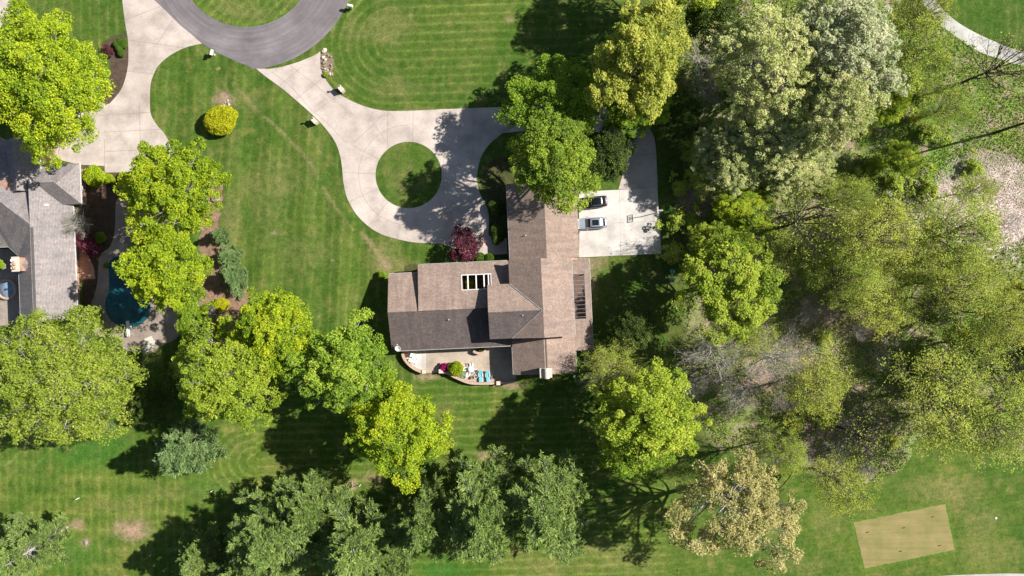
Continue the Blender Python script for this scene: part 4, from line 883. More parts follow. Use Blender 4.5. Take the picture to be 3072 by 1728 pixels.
def wallprism(parent, prof, a0, a1, axis, mat, name='wall'):
    """profile (s, z) extruded along axis from a0 to a1"""
    mb = MB(); n = len(prof)
    f = (lambda s_, z, a: (a, s_, z)) if axis == 'u' else (lambda s_, z, a: (s_, a, z))
    vs = [f(s_, z, a0) for s_, z in prof] + [f(s_, z, a1) for s_, z in prof]
    fs = [tuple(range(n)), tuple(range(2 * n - 1, n - 1, -1))] + [(i, i + n, (i + 1) % n + n, (i + 1) % n) for i in range(n)]
    mb.add(vs, fs); o = mb.build(name, mat, parent, uv=True)
    bm = bmesh.new(); bm.from_mesh(o.data); bmesh.ops.recalc_face_normals(bm, faces=bm.faces); bm.to_mesh(o.data); bm.free()
    return o
rv = -3.0
def gable_lip(): pass
# west wing and the long middle wing share the south slope
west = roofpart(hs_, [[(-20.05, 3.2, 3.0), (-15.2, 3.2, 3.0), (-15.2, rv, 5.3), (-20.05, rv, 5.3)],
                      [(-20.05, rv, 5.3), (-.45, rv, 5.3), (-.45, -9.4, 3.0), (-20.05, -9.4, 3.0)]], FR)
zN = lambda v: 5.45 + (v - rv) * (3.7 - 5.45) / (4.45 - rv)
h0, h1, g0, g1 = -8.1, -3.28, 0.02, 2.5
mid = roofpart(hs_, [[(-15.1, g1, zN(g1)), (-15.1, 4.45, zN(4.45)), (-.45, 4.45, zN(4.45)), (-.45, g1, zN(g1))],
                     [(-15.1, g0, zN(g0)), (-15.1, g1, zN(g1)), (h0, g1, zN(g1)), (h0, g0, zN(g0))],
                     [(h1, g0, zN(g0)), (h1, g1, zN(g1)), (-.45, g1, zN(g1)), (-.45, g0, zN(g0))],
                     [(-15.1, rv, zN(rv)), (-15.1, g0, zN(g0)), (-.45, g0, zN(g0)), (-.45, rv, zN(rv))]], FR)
wallprism(hs_, [(-8.9, 0), (2.8, 0), (2.8, 2.92), (rv, 5.05), (-8.9, 2.92)], -19.6, -14.9, 'u', M['brick'])
# middle wing walls: two blocks that leave the planted light well open
wallprism(hs_, [(0.02, 0), (4.05, 0), (4.05, 3.55), (0.02, 4.5)], -14.9, h0 - .02, 'u', M['brick'])
wallprism(hs_, [(-8.9, 0), (0.0, 0), (0.0, 4.5), (rv, 5.05), (-8.9, 2.92)], -14.88, -.5, 'u', M['brick'])
wallprism(hs_, [(0.02, 0), (4.05, 0), (4.05, 3.55), (0.02, 4.5)], h1 + .02, -.5, 'u', M['brick'])
wallprism(hs_, [(2.55, 0), (4.05, 0), (4.05, 3.55), (2.55, 3.9)], h0 + .0, h1 - .0, 'u', M['brick'])
# light well frame and beams
mb = MB()
for u_, wd in ((h0 + .04, .1), (h1 - .04, .1)): mb.add(*((lambda a, b_: ([(a - b_ / 2, g0, zN(g0) + .03), (a + b_ / 2, g0, zN(g0) + .03), (a + b_ / 2, g1, zN(g1) + .03), (a - b_ / 2, g1, zN(g1) + .03), (a - b_ / 2, g0, zN(g0) - .3), (a + b_ / 2, g0, zN(g0) - .3), (a + b_ / 2, g1, zN(g1) - .3), (a - b_ / 2, g1, zN(g1) - .3)], [(0, 1, 2, 3), (7, 6, 5, 4), (0, 4, 5, 1), (1, 5, 6, 2), (2, 6, 7, 3), (3, 7, 4, 0)]))(u_, wd)))
mb.box(h0, h1, g1 - .12, g1 + .02, zN(g1) - .25, zN(g1) + .035); mb.box(h0, h1, g0 - .02, g0 + .08, zN(g0) - .25, zN(g0) + .03)
fr = mb.build('skylight_frame', M['white'], hs_)
for u_ in (-7.05, -5.72, -4.45, -3.92):
    if u_ == -3.92: u_ = -3.72
    z0_, z1_ = zN(g0) + .02, zN(g1) + .02
    MB().add([(u_ - .09, g0 + .05, z0_), (u_ + .09, g0 + .05, z0_), (u_ + .09, g1 - .1, z1_), (u_ - .09, g1 - .1, z1_), (u_ - .09, g0 + .05, z0_ - .25), (u_ + .09, g0 + .05, z0_ - .25), (u_ + .09, g1 - .1, z1_ - .25), (u_ - .09, g1 - .1, z1_ - .25)],
             [(0, 1, 2, 3), (7, 6, 5, 4), (0, 4, 5, 1), (1, 5, 6, 2), (2, 6, 7, 3), (3, 7, 4, 0)]).build('skylight_beam', M['white'], hs_)
# two-storey cross gable and tall north-south block
cz, dz = 7.72, 7.8
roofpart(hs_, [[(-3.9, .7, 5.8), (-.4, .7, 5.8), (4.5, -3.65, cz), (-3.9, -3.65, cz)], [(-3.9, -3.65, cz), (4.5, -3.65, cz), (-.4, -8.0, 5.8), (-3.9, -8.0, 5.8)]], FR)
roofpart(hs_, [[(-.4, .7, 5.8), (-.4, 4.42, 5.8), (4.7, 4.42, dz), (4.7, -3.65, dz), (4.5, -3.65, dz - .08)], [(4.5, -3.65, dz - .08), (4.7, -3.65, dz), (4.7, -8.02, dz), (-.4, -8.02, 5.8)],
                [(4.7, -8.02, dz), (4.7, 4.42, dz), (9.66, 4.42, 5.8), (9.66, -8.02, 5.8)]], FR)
MB().tube([(-.4, .68, 5.82), (4.5, -3.65, cz + .02)], .09, n=6).build('valley_flashing', M['flash'], hs_)
MB().tube([(-.4, -7.98, 5.82), (4.5, -3.65, cz + .02)], .09, n=6).build('valley_flashing', M['flash'], hs_)
wallprism(hs_, [(-7.6, 0), (.3, 0), (.3, 5.65), (-3.65, 7.42), (-7.6, 5.65)], -3.5, 0, 'u', M['brown'])
wallprism(hs_, [(0, 0), (9.25, 0), (9.25, 5.72), (4.7, 7.5), (0, 5.72)], -7.62, 4.02, 'v', M['brown'])
# north garage wing, south wing, porch roof
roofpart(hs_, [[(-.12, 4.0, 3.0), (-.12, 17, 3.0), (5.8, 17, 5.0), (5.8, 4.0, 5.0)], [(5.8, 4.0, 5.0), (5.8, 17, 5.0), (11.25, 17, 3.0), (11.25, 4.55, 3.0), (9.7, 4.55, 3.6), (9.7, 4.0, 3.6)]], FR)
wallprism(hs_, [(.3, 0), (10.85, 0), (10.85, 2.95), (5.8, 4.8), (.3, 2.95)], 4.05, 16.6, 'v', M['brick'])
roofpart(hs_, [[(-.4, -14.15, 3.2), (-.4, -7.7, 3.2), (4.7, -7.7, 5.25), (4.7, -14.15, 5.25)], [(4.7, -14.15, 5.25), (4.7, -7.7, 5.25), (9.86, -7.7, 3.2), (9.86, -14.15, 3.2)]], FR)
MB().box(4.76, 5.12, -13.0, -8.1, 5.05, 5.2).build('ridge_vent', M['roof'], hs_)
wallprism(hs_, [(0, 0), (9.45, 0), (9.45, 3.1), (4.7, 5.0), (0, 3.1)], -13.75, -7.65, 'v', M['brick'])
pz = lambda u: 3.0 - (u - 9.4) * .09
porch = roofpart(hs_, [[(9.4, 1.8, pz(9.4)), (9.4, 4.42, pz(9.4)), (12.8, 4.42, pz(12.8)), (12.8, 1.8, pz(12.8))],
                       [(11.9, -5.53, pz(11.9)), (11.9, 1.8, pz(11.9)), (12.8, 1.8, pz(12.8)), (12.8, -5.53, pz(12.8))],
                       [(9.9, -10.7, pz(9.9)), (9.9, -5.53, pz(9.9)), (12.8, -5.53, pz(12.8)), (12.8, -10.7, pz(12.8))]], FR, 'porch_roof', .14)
for i in range(11):
    v_ = -5.53 + .3 + i * .66
    MB().box(9.75, 11.95, v_ - .035, v_ + .035, 2.72, 2.85).build('porch_slat', M['metal'], hs_)
MB().box(11.86, 11.96, -5.53, 1.8, 2.66, 2.87).build('porch_beam', M['metal'], hs_)
flat('porch_floor', [HL(*p) for p in ((9.2, -10.7), (12.6, -10.7), (12.6, 4.3), (9.2, 4.3))], .07, M['mulch'])
flat('soil', [HL(*p) for p in ((h0 - .1, .0), (h1 + .1, .0), (h1 + .1, 2.6), (h0 - .1, 2.6))], .05, M['mulch'])
for v_ in (4.2, 1.8, -2, -5.5, -10.4): MB().box(12.5, 12.65, v_ - .07, v_ + .07, 0, 2.6).build('porch_post', M['white'], hs_)
# gutters
M['gutter'] = plain('aluminium_gutter', (0.45, 0.43, 0.41), .6)
def gutter(parent, a, b_): MB().tube([a, b_], .06, n=6).build('gutter', M['gutter'], parent)
gutter(hs_, (-19.0, -9.46, 2.95), (-.5, -9.46, 2.95)); gutter(hs_, (-.46, -14.1, 3.12), (-.46, -9.6, 3.12)); gutter(hs_, (-.18, 4.6, 2.92), (-.18, 16.9, 2.92))
gutter(hs_, (9.72, -7.9, 5.7), (9.72, 4.3, 5.7)); gutter(hs_, (9.92, -14.0, 3.1), (9.92, -10.8, 3.1)); gutter(hs_, (12.86, -10.6, 2.6), (12.86, 4.3, 2.6))
gutter(hs_, (-15, 4.51, 3.62), (-.6, 4.51, 3.62)); gutter(hs_, (-20, 3.26, 2.92), (-15.3, 3.26, 2.92))
# chimney with an arched metal hood
ch = MB().box(3.85, 5.7, -14.45, -13.0, 0, 6.0).build('chimney', M['brick'], hs_, uv=True)
MB().box(3.8, 5.75, -14.5, -12.95, 6.0, 6.12).build('chimney_cap', M['limestone'], ch)
hood = MB(); n_ = 12; pr = [(4.35 + .5 * (1 - math.cos(math.pi * i / n_)), 6.14 + .55 * math.sin(math.pi * i / n_)) for i in range(n_ + 1)]
hood.add([(u_, v_, z_) for v_ in (-14.6, -12.95) for u_, z_ in pr], [(i, i + 1, i + n_ + 2, i + n_ + 1) for i in range(n_)], True)
hood.add([(u_ + (4.85 - u_) * .08, v_, 6.14 + (z_ - 6.14) * .92) for v_ in (-14.6, -12.95) for u_, z_ in pr], [(i, i + n_ + 1, i + n_ + 2, i + 1) for i in range(n_)], True)
hood.build('chimney_hood', M['limestone'], ch)
for u_, v_, z_ in ((-10.35, -4.62, 4.72), (1.5, -4.35, 7.35), (7.6, 12.0, 4.3), (2.6, 8.4, 3.95)):
    MB().tube([(u_, v_, z_), (u_, v_, z_ + .38)], .07, n=10).build('vent_pipe', M['white'], hs_)
# openings
def window(parent, u, v, z, wd, ht, face, glass='glass'):
    """face: n s e w, centre of the sill line on the wall plane"""
    a = {'n': (0, 1), 's': (0, -1), 'e': (1, 0), 'w': (-1, 0)}[face]; t = (-a[1], a[0])
    def pl(s0, s1, z0, z1, d0, d1):
        xs = [u + t[0] * s_ + a[0] * d for s_ in (s0, s1) for d in (d0, d1)]; ys = [v + t[1] * s_ + a[1] * d for s_ in (s0, s1) for d in (d0, d1)]
        return (min(xs), max(xs), min(ys), max(ys), z0, z1)
    h_ = wd / 2; mb = MB()
    mb.box(*pl(-h_, -h_ + .08, z, z + ht, -.02, .06)); mb.box(*pl(h_ - .08, h_, z, z + ht, -.02, .06))
    mb.box(*pl(-h_ + .08, h_ - .08, z + ht - .08, z + ht, -.02, .06)); mb.box(*pl(-h_ + .08, h_ - .08, z, z + .08, -.02, .06)); mb.box(*pl(-.03, .03, z + .08, z + ht - .08, -.02, .05))
    f_ = mb.build('window', M['white'], parent)
    MB().box(*pl(-h_ + .08, h_ - .08, z + .08, z + ht - .08, -.02, .02)).build('pane', M[glass], f_)
for a in ((-17.5, 2.8, 1, 1.6, 1.3, 'n'), (-12.5, 4.05, 1, 1.8, 1.4, 'n'), (-9.2, 4.05, 1, 1.8, 1.4, 'n'), (-19.6, -1, 1, 1.5, 1.3, 'w'), (-19.6, -5.5, 1, 1.5, 1.3, 'w'), (-17, -8.9, .3, 2.4, 2.1, 's'), (-12.8, -8.9, .3, 2.4, 2.1, 's'), (-8.8, -8.9, .3, 2.4, 2.1, 's'), (-3, -8.9, .3, 1.8, 2.1, 's'),
          (-3.5, -3.65, 5.5, 1.2, 1.2, 'w'), (9.25, -5.5, 4.4, 1.5, 1.1, 'e'), (9.25, 1, 4.4, 1.5, 1.1, 'e'), (9.25, -5.5, .3, 2.2, 2.1, 'e'), (9.25, 0, .3, 2.2, 2.1, 'e'), (9.45, -12.2, 1, 1.5, 1.2, 'e'), (2, -13.75, 1, 1.5, 1.2, 's'), (7.6, -13.75, 1, 1.5, 1.2, 's'), (.3, 12, 1, 1.6, 1.2, 'w'), (.3, 8, 1, 1.6, 1.2, 'w'), (0, -11, .3, 2, 2.1, 'w'), (4.7, 4.02, 5.2, 1.3, 1.0, 'n')):
    window(hs_, *a)
for v_ in (13.8, 10.4, 7.0):
    d_ = MB().box(10.85, 10.9, v_ - 1.25, v_ + 1.25, .05, 2.3)
    for z_ in (.55, 1.1, 1.65): d_.box(10.9, 10.93, v_ - 1.2, v_ + 1.2, z_, z_ + .04)
    d_.build('garage_door', M['white'], hs_)
fd = MB().box(-1.5, -.6, 4.05, 4.11, .05, 2.15).build('door', M['brown'], hs_)
MB().tube([(-.72, 4.11, 1.05), (-.72, 4.18, 1.05)], .035, n=8).build('handle', M['metal'], fd)

# satellite dish
t = thing('satellite_dish', 'white satellite dish on the south-west roof corner of the brown house', 'satellite dish', (*HL(-18.95, -9.05), 3.13), R(2.6))
MB().tube([(0, 0, 0), (0, 0, .35), (0, .12, .45)], .03, n=8).build('mast', M['metal'], t)
d_ = MB().lathe([(0, .0), (.2, .02), (.38, .08), (.5, .16), (.5, .18), (.38, .1), (.2, .045), (0, .025)], n=24).build('dish', M['white'], t, loc=(0, .1, .5)); d_.rotation_euler = (R(18), R(-8), 0)
MB().tube([(0, .2, .5), (0, .72, .95)], .018, n=6).build('feed_arm', M['white'], t)
MB().box(-.06, .06, .68, .8, .9, 1.02).build('feed_horn', M['white'], t)

# ------------------------------------------------------------------ patio
def PL(a, b_): return G(1160 + a / 6.44, 1020 + b_ / 6.44)
pat = [PL(*p) for p in ((290, 215), (330, 330), (390, 420), (480, 510), (580, 570), (700, 615), (770, 640), (1060, 620), (1190, 640), (1350, 720), (1480, 780), (1620, 822), (1760, 838), (2040, 830), (2440, 800), (2500, 790), (2500, 100), (290, 120))]
flat('patio', pat, .06, M['patio'], joints=[[PL(775, 250), PL(770, 640)]], jw=.05)
slab2 = [PL(*p) for p in ((360, 270), (770, 255), (765, 600), (690, 585), (590, 545), (500, 485), (430, 410), (380, 330))]
flat('patio', slab2, .066, M['pad'])
def brickwall(pts, wd, z, name, label):
    t = thing(name, label, 'wall', (0, 0, 0)); body = MB(); ribbon(body, pts, wd, 0, z - .07); body.build('wall_body', M['brick'], t, uv=True)
    cap = MB(); ribbon(cap, pts, wd + .1, z - .07, z); cap.build('coping', M['brickcap'], t); return t
sm = lambda L_: smooth_poly([PL(*p) for p in L_], False, 6)
brickwall(sm([(322, 255), (345, 330), (400, 415), (480, 495), (580, 560), (690, 605)]), .32, .95, 'curved_wall', 'curved low brick wall beside the two white lounge chairs')
brickwall(sm([(1060, 600), (1180, 625), (1300, 690), (1420, 745), (1560, 800), (1700, 825), (1860, 828), (2060, 822)]), .32, .95, 'curved_wall', 'S-curved low brick wall under the turquoise loungers')
brickwall([PL(2060, 822), PL(2290, 815), PL(2500, 790)], .26, .8, 'low_wall', 'shaded straight low wall between the S-curved wall and south wing')
brickwall(sm([(1680, 205), (1730, 235), (1800, 250), (1870, 235), (1920, 195)]), .3, .9, 'planter_wall', 'half-round brick planter wall against the patio side of the house')
brickwall([PL(1045, 605), PL(1045, 445), PL(1440, 440), PL(1445, 520)], .14, .55, 'planter_wall', 'square brick planter edge around the magenta azalea')
brickwall(sm([(1445, 520), (1500, 580), (1505, 660), (1440, 715)]), .12, .5, 'planter_wall', 'rounded brick planter edge around the white flowering shrub')
soil = MB().prism([PL(*p) for p in ((1055, 455), (1435, 450), (1440, 530), (1490, 590), (1490, 660), (1440, 700), (1330, 680), (1180, 600), (1060, 585))], .05, .38)
tag(soil.build('soil', M['mulch']), kind='structure')
for lb, a, b_ in (('stone pier at the open end of the curved wall by the patio gap', 735, 595), ('stone pier at the corner of the azalea planter', 1058, 590), ('shaded pier between the straight wall segments', 2160, 818)):
    x, y = PL(a, b_); t = thing('stone_pier', lb, 'pier', (x, y, 0), R(3), 'piers of the patio walls')
    MB().box(-.27, .27, -.27, .27, 0, 1.0).build('shaft', M['brick'], t, uv=True); MB().box(-.33, .33, -.33, .33, 1.0, 1.1).build('cap', M['limestone'], t)

# turquoise loungers
TQ = plain('turquoise_sling', (0.16, 0.52, 0.60), .6, var=.08)
def lounger(label, x, y, rot):
    t = thing('sun_lounger', label, 'sun lounger', (x, y, .06), rot, 'turquoise loungers')
    f = MB()
    for s_ in (-1, 1):
        f.tube([(s_ * .3, -1.0, .32), (s_ * .3, .35, .34), (s_ * .3, 1.0, .62)], .025, n=6)
    for y_ in (-1, -.3, .35): f.tube([(-.3, y_, .33), (.3, y_, .33)], .02, n=6)
    f.tube([(-.3, 1.0, .62), (.3, 1.0, .62)], .02, n=6); f.build('frame', M['white'], t)
    for s_ in (-1, 1):
        for y_ in (-.85, .45): MB().tube([(s_ * .3, y_, .33), (s_ * .32, y_ * 1.03, 0)], .022, n=6).build('leg', M['white'], t)
        MB().tube([(s_ * .36, -.1, .33), (s_ * .38, -.05, .55), (s_ * .38, .42, .57), (s_ * .36, .5, .4)], .035, n=6).build('armrest', M['white'], t)
    MB().slab([(-.28, -1.0, .37), (.28, -1.0, .37), (.28, .35, .385), (-.28, .35, .385)], .04).build('seat', [TQ, TQ], t)
    MB().slab([(-.28, .36, .385), (.28, .36, .385), (.28, 1.0, .66), (-.28, 1.0, .66)], .04).build('backrest', [TQ, TQ], t)
    return t
x, y = PL(1818, 690); lounger('turquoise lounger nearer the white garden table', x, y, R(183 - 182))
x, y = PL(1957, 698); lounger('turquoise lounger beside the shaded half of the patio', x, y, R(5))
def armchair(label, x, y, rot, grp, w=.62, d=.8):
    t = thing('garden_chair', label, 'chair', (x, y, .06), rot, grp)
    for s_ in (-1, 1):
        for q in (-.3, .28): MB().box(s_ * w / 2 - .03, s_ * w / 2 + .03, q - .03, q + .03, 0, .56 if q < 0 else .56).build('leg', M['white'], t)
        MB().box(s_ * w / 2 - .06, s_ * w / 2 + .06, -.38, .36, .56, .6).build('armrest', M['white'], t)
    f = MB()
    for i in range(5): f.box(-w / 2 + .04, w / 2 - .04, -.36 + i * .13, -.26 + i * .13, .36, .39)
    f.build('seat', M['white'], t)
    f = MB()
    for i in range(5):
        u0 = -w / 2 + .05 + i * (w - .1) / 5; f.slab([(u0, .26, .42), (u0 + .1, .26, .42), (u0 + .1, .52, 1.0), (u0, .52, 1.0)], .03)
    f.build('backrest', [M['white'], M['white']], t); return t
def lowlounge(label, a, b_, rot):
    x, y = PL(a, b_); t = thing('lounge_chair', label, 'lounge chair', (x, y, .066), rot, 'white lounge chairs')
    for s_ in (-1, 1):
        for q in (-.55, .3): MB().box(s_ * .3 - .03, s_ * .3 + .03, q - .03, q + .03, 0, .38).build('leg', M['white'], t)
        MB().box(s_ * .36 - .05, s_ * .36 + .05, -.3, .35, .5, .54).build('armrest', M['white'], t)
    f = MB()
    for i in range(8): f.box(-.3, .3, -.75 + i * .135, -.64 + i * .135, .36, .39)
    f.build('seat', M['white'], t); f = MB()
    for i in range(6): f.slab([(-.3 + i * .1, .34, .4), (-.21 + i * .1, .34, .4), (-.21 + i * .1, .72, .98), (-.3 + i * .1, .72, .98)], .03)
    f.build('backrest', [M['white'], M['white']], t)
lowlounge('white lounge chair closer to the house wall', 552, 305, R(68)); lowlounge('white lounge chair closer to the curved wall', 525, 398, R(68))
x, y = PL(1620, 560); t = thing('garden_table', 'round white table with chairs around it on the sunny patio', 'table', (x, y, .06))
MB().lathe([(0, .70), (.5, .70), (.52, .715), (.52, .735), (0, .74)], n=28).build('table_top', M['white'], t)
MB().lathe([(.28, 0), (.26, .04), (.05, .08), (.04, .68), (.16, .70)], n=16).build('pedestal', M['white'], t)
for lb, dx, dy, rt in (('white garden chair at the top of the round table', .2, .72, 5), ('white garden chair left of the round table', -.75, .1, 100), ('white garden chair at the lower left of the round table', -.35, -.78, 155), ('white garden chair right of the round table', .72, -.2, 262)):
    armchair(lb, x + dx, y + dy, R(rt), 'white chairs around the round table', .5)
POT = plain('terracotta_grey_pot', (0.4, 0.33, 0.28), .8)
for lb, a, b_, mt in (('grey round pot left of the pale pot on the patio', 1658, 716, 'deck'), ('pale rimmed round pot beside the turquoise lounger', 1722, 706, 'white'), ('dim round pot in the shade right of the loungers', 2050, 716, 'deck')):
    x, y = PL(a, b_); t = thing('plant_pot', lb, 'plant pot', (x, y, .06), 0, 'round pots by the loungers')
    MB().lathe([(0, 0), (.2, 0), (.27, .34), (.31, .36), (.31, .42), (.25, .42), (.24, .34)], n=22).build('pot', M[mt], t); MB().lathe([(0, .34), (.24, .34)], n=22).build('soil', M['mulch'], t)
x, y = PL(1815, 210); plant('darkbush', 'planter_shrub', 'dark low plant inside the half-round brick planter', 'shrub', x, y + .1, .8, .4, .9, 0, None, ('stems', 'foliage'))

# ------------------------------------------------------------------ left house (turned 2.2 degrees)
lh = thing('grey_house', 'grey-roofed brick house cut by the left edge beside the teal pool', 'house', (0, 0, 0), R(2.2)); LL = loc2(R(2.2))
GR = [M['roof_grey'], M['white'], M['roof_grey_dark']]
A_ = (-76.2, 13.1, 6.0)
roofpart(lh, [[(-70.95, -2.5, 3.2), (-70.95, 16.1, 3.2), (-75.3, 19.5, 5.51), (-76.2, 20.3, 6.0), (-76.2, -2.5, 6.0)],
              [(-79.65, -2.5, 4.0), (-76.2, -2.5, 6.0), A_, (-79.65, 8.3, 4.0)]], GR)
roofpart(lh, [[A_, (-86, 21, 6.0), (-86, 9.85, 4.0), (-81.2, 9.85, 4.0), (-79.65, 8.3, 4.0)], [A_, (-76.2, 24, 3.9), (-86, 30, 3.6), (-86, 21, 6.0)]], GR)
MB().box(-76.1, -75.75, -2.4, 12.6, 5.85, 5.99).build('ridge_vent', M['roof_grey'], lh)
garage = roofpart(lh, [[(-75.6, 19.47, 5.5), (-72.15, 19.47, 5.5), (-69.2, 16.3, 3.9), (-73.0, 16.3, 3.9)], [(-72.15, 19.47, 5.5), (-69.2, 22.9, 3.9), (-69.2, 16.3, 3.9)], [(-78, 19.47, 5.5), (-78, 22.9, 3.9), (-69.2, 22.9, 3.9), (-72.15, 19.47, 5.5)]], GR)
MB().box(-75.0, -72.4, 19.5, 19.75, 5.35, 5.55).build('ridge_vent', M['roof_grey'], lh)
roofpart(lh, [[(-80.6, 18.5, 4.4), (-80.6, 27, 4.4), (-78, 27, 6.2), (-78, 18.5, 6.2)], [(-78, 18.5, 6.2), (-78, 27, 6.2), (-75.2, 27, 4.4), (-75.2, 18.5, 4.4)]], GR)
wallprism(lh, [(-79.2, 0), (-72.4, 0), (-72.4, 3.6), (-76.2, 5.7), (-79.2, 3.95)], -2.2, 16, 'v', M['brick'])
wallprism(lh, [(-78, 0), (-70.7, 0), (-70.7, 3.75), (-78, 3.75)], 16.6, 22.5, 'v', M['brick'])
wallprism(lh, [(10.2, 0), (22, 0), (22, 3.7), (20, 5.5), (10.2, 3.85)], -86, -79.3, 'u', M['brick'])
wallprism(lh, [(-80.2, 0), (-75.6, 0), (-75.6, 4.3), (-78, 5.9), (-80.2, 4.3)], 18.6, 26.6, 'v', M['brick'])
for a_, b_ in (((-70.88, -2.4, 3.1), (-70.88, 15.9, 3.1)), ((-69.14, 16.4, 3.8), (-69.14, 22.8, 3.8)), ((-79.72, -2.4, 3.92), (-79.72, 8.2, 3.92)), ((-79.72, 8.3, 3.92), (-81.2, 9.78, 3.92)), ((-81.2, 9.78, 3.92), (-86, 9.78, 3.92))): gutter(lh, a_, b_)
ch = MB().box(-78.75, -77.75, 5.7, 7.85, 0, 6.6).build('chimney', M['brick'], lh, uv=True)
MB().box(-78.85, -77.65, 5.6, 7.95, 6.6, 6.72).build('chimney_cap', M['limestone'], ch)
for v_ in (6.15, 6.75, 7.35): MB().lathe([(.22, 6.72), (.2, 7.3), (.24, 7.32), (.24, 7.4), (.15, 7.4), (.15, 6.8)], -78.3, v_, n=16).build('chimney_pot', M['brickcap'] if v_ < 7 else M['white'], ch)
MB().add([(-77.7, 5.75, 5.0), (-77.7, 7.8, 5.0), (-76.85, 6.78, 5.72), (-77.7, 6.78, 5.9)], [(0, 2, 3), (3, 2, 1), (0, 1, 2), (0, 3, 1)]).build('cricket', M['roof_grey'], lh, uv=True)
for u_, v_, z_ in ((-74.15, 16.2, 4.85),): MB().box(u_ - .28, u_ + .28, v_ - .14, v_ + .14, z_, z_ + .2).build('roof_vent', M['white'], lh)
for v_ in (-1, .8, 2.6, 4.4): window(lh, -72.4, v_, .9, 1.3, 1.4, 'e')
window(lh, -72.4, 12.5, .9, 1.4, 1.4, 'e'); window(lh, -70.7, 19.5, 1, 1.5, 1.2, 'e'); window(lh, -79.2, 3, .6, 2.2, 1.9, 'w')
for v_ in (18.2, 21.0): pass
for u_ in (-76.2, -72.4): MB().box(u_ - 1.2, u_ + 1.2, 22.5, 22.55, .05, 2.3).build('garage_door', M['white'], lh)
# brick walk and courtyard of the left house
wk = [LL(*p) for p in ((-72.3, 4.2), (-69.7, 4.2), (-69.9, 6.2), (-70.6, 7.8), (-71.6, 10.3), (-72.3, 10.3))]
brickpath = plain('brick_paving', (0.46, 0.26, 0.18), .85, var=.3, scale=4); MATS['bp'] = brickpath
flat('brick_walk', wk, .05, brickpath)
flat('courtyard', [LL(*p) for p in ((-86, -3), (-79.3, -3), (-79.3, 8.0), (-81, 9.8), (-86, 9.8))], .05, M['deck'])
flat('brick_walk', [GD(*p) for p in ((257, 440), (266, 440), (268, 500), (256, 500))], .05, brickpath)
x, y = G(24, 868); t = thing('round_spa', 'round spa with pale water and brick rim in the left courtyard', 'spa', (x, y, 0))
MB().lathe([(1.75, 0), (1.75, .5), (1.35, .5), (1.35, .25), (1.3, .22)], n=40).build('rim', M['brickcap'], t)
wat = plain('spa_cover_blue', (0.22, 0.33, 0.45), .25, var=.15)
MB().lathe([(0, .3), (1.36, .3), (1.36, .2)], n=40).build('water', wat, t); MB().lathe([(.0, .62), (.14, .6), (.18, .3)], n=12).build('jet', M['dark'], t)

# pool
t = thing('swimming_pool', 'pear-shaped swimming pool under a dark teal safety cover', 'swimming pool', (0, 0, 0))
pc = base_mat('pool_cover'); m, n, l, b = pc
geo = sh(n, 'ShaderNodeNewGeometry'); f = noise(n, l, .6, 5, geo.outputs['Position']); f2 = noise(n, l, 3, 4, geo.outputs['Position'])
c = mixc(n, l, 1.0, ramp(n, l, f, [(0.35, (0.008, 0.06, 0.085)), (0.65, (0.02, 0.12, 0.145))]), ramp(n, l, f2, [(0.3, (.8,) * 3), (.7, (1.15,) * 3)]), 'MULTIPLY')
l.new(c, b.inputs['Base Color']); b.inputs['Roughness'].default_value = .3
pp = P(POOL); MB().prism([p for p in pp], -.4, .03).build('cover', m, t)
cop = MB(); cl = pp + [pp[0]]; ribbon(cop, cl, .28, -.1, .068); cop.build('coping', M['deck'], t)
for i in range(0, len(pp), 4):
    a = np.array(pp[i]); c0 = np.mean(pp, 0); d = (a - c0) / np.linalg.norm(a - c0); e_ = a + d * .5; s0 = a - d * .2
    q_ = MB(); ribbon(q_, [tuple(s0), tuple(e_)], .05, .06, .078); q_.build('strap', M['dark'], t)
x, y = G(384, 986, .7); t = thing('diving_board', 'white diving board on the lower edge of the teal pool', 'diving board', (x, y, .05), R(4))
MB().box(-.26, .26, -1.3, 1.3, .62, .69).build('board', M['white'], t)
MB().box(-.22, .22, -1.1, -.75, 0, .62).build('stand', M['metal'], t); MB().box(-.24, .24, -.1, .1, 0, .62).build('fulcrum', M['metal'], t)
for s_ in (-.3, .3): MB().tube([(s_, -1.2, 0), (s_, -1.2, .95), (s_, -.2, .95), (s_, -.1, 0)], .025, n=8).build('handrail', M['metal'], t)
x, y = G(392, 980); tag(MB().lathe([(0, .09), (.2, .09), (.2, 0)], n=16).build('skimmer_lid', M['white'], loc=(x, y, .03)), 'small white lid at the pool edge beside the diving board', 'lid')
grav = MB().prism(crumple(P([(434, 1015), (455, 1008), (465, 1025), (458, 1050), (438, 1056), (430, 1040)]), .06, 4, 4), .02, .07)
tag(grav.build('gravel', plain('white_gravel', (0.6, 0.56, 0.48), .9, var=.5, scale=9)), kind='structure')

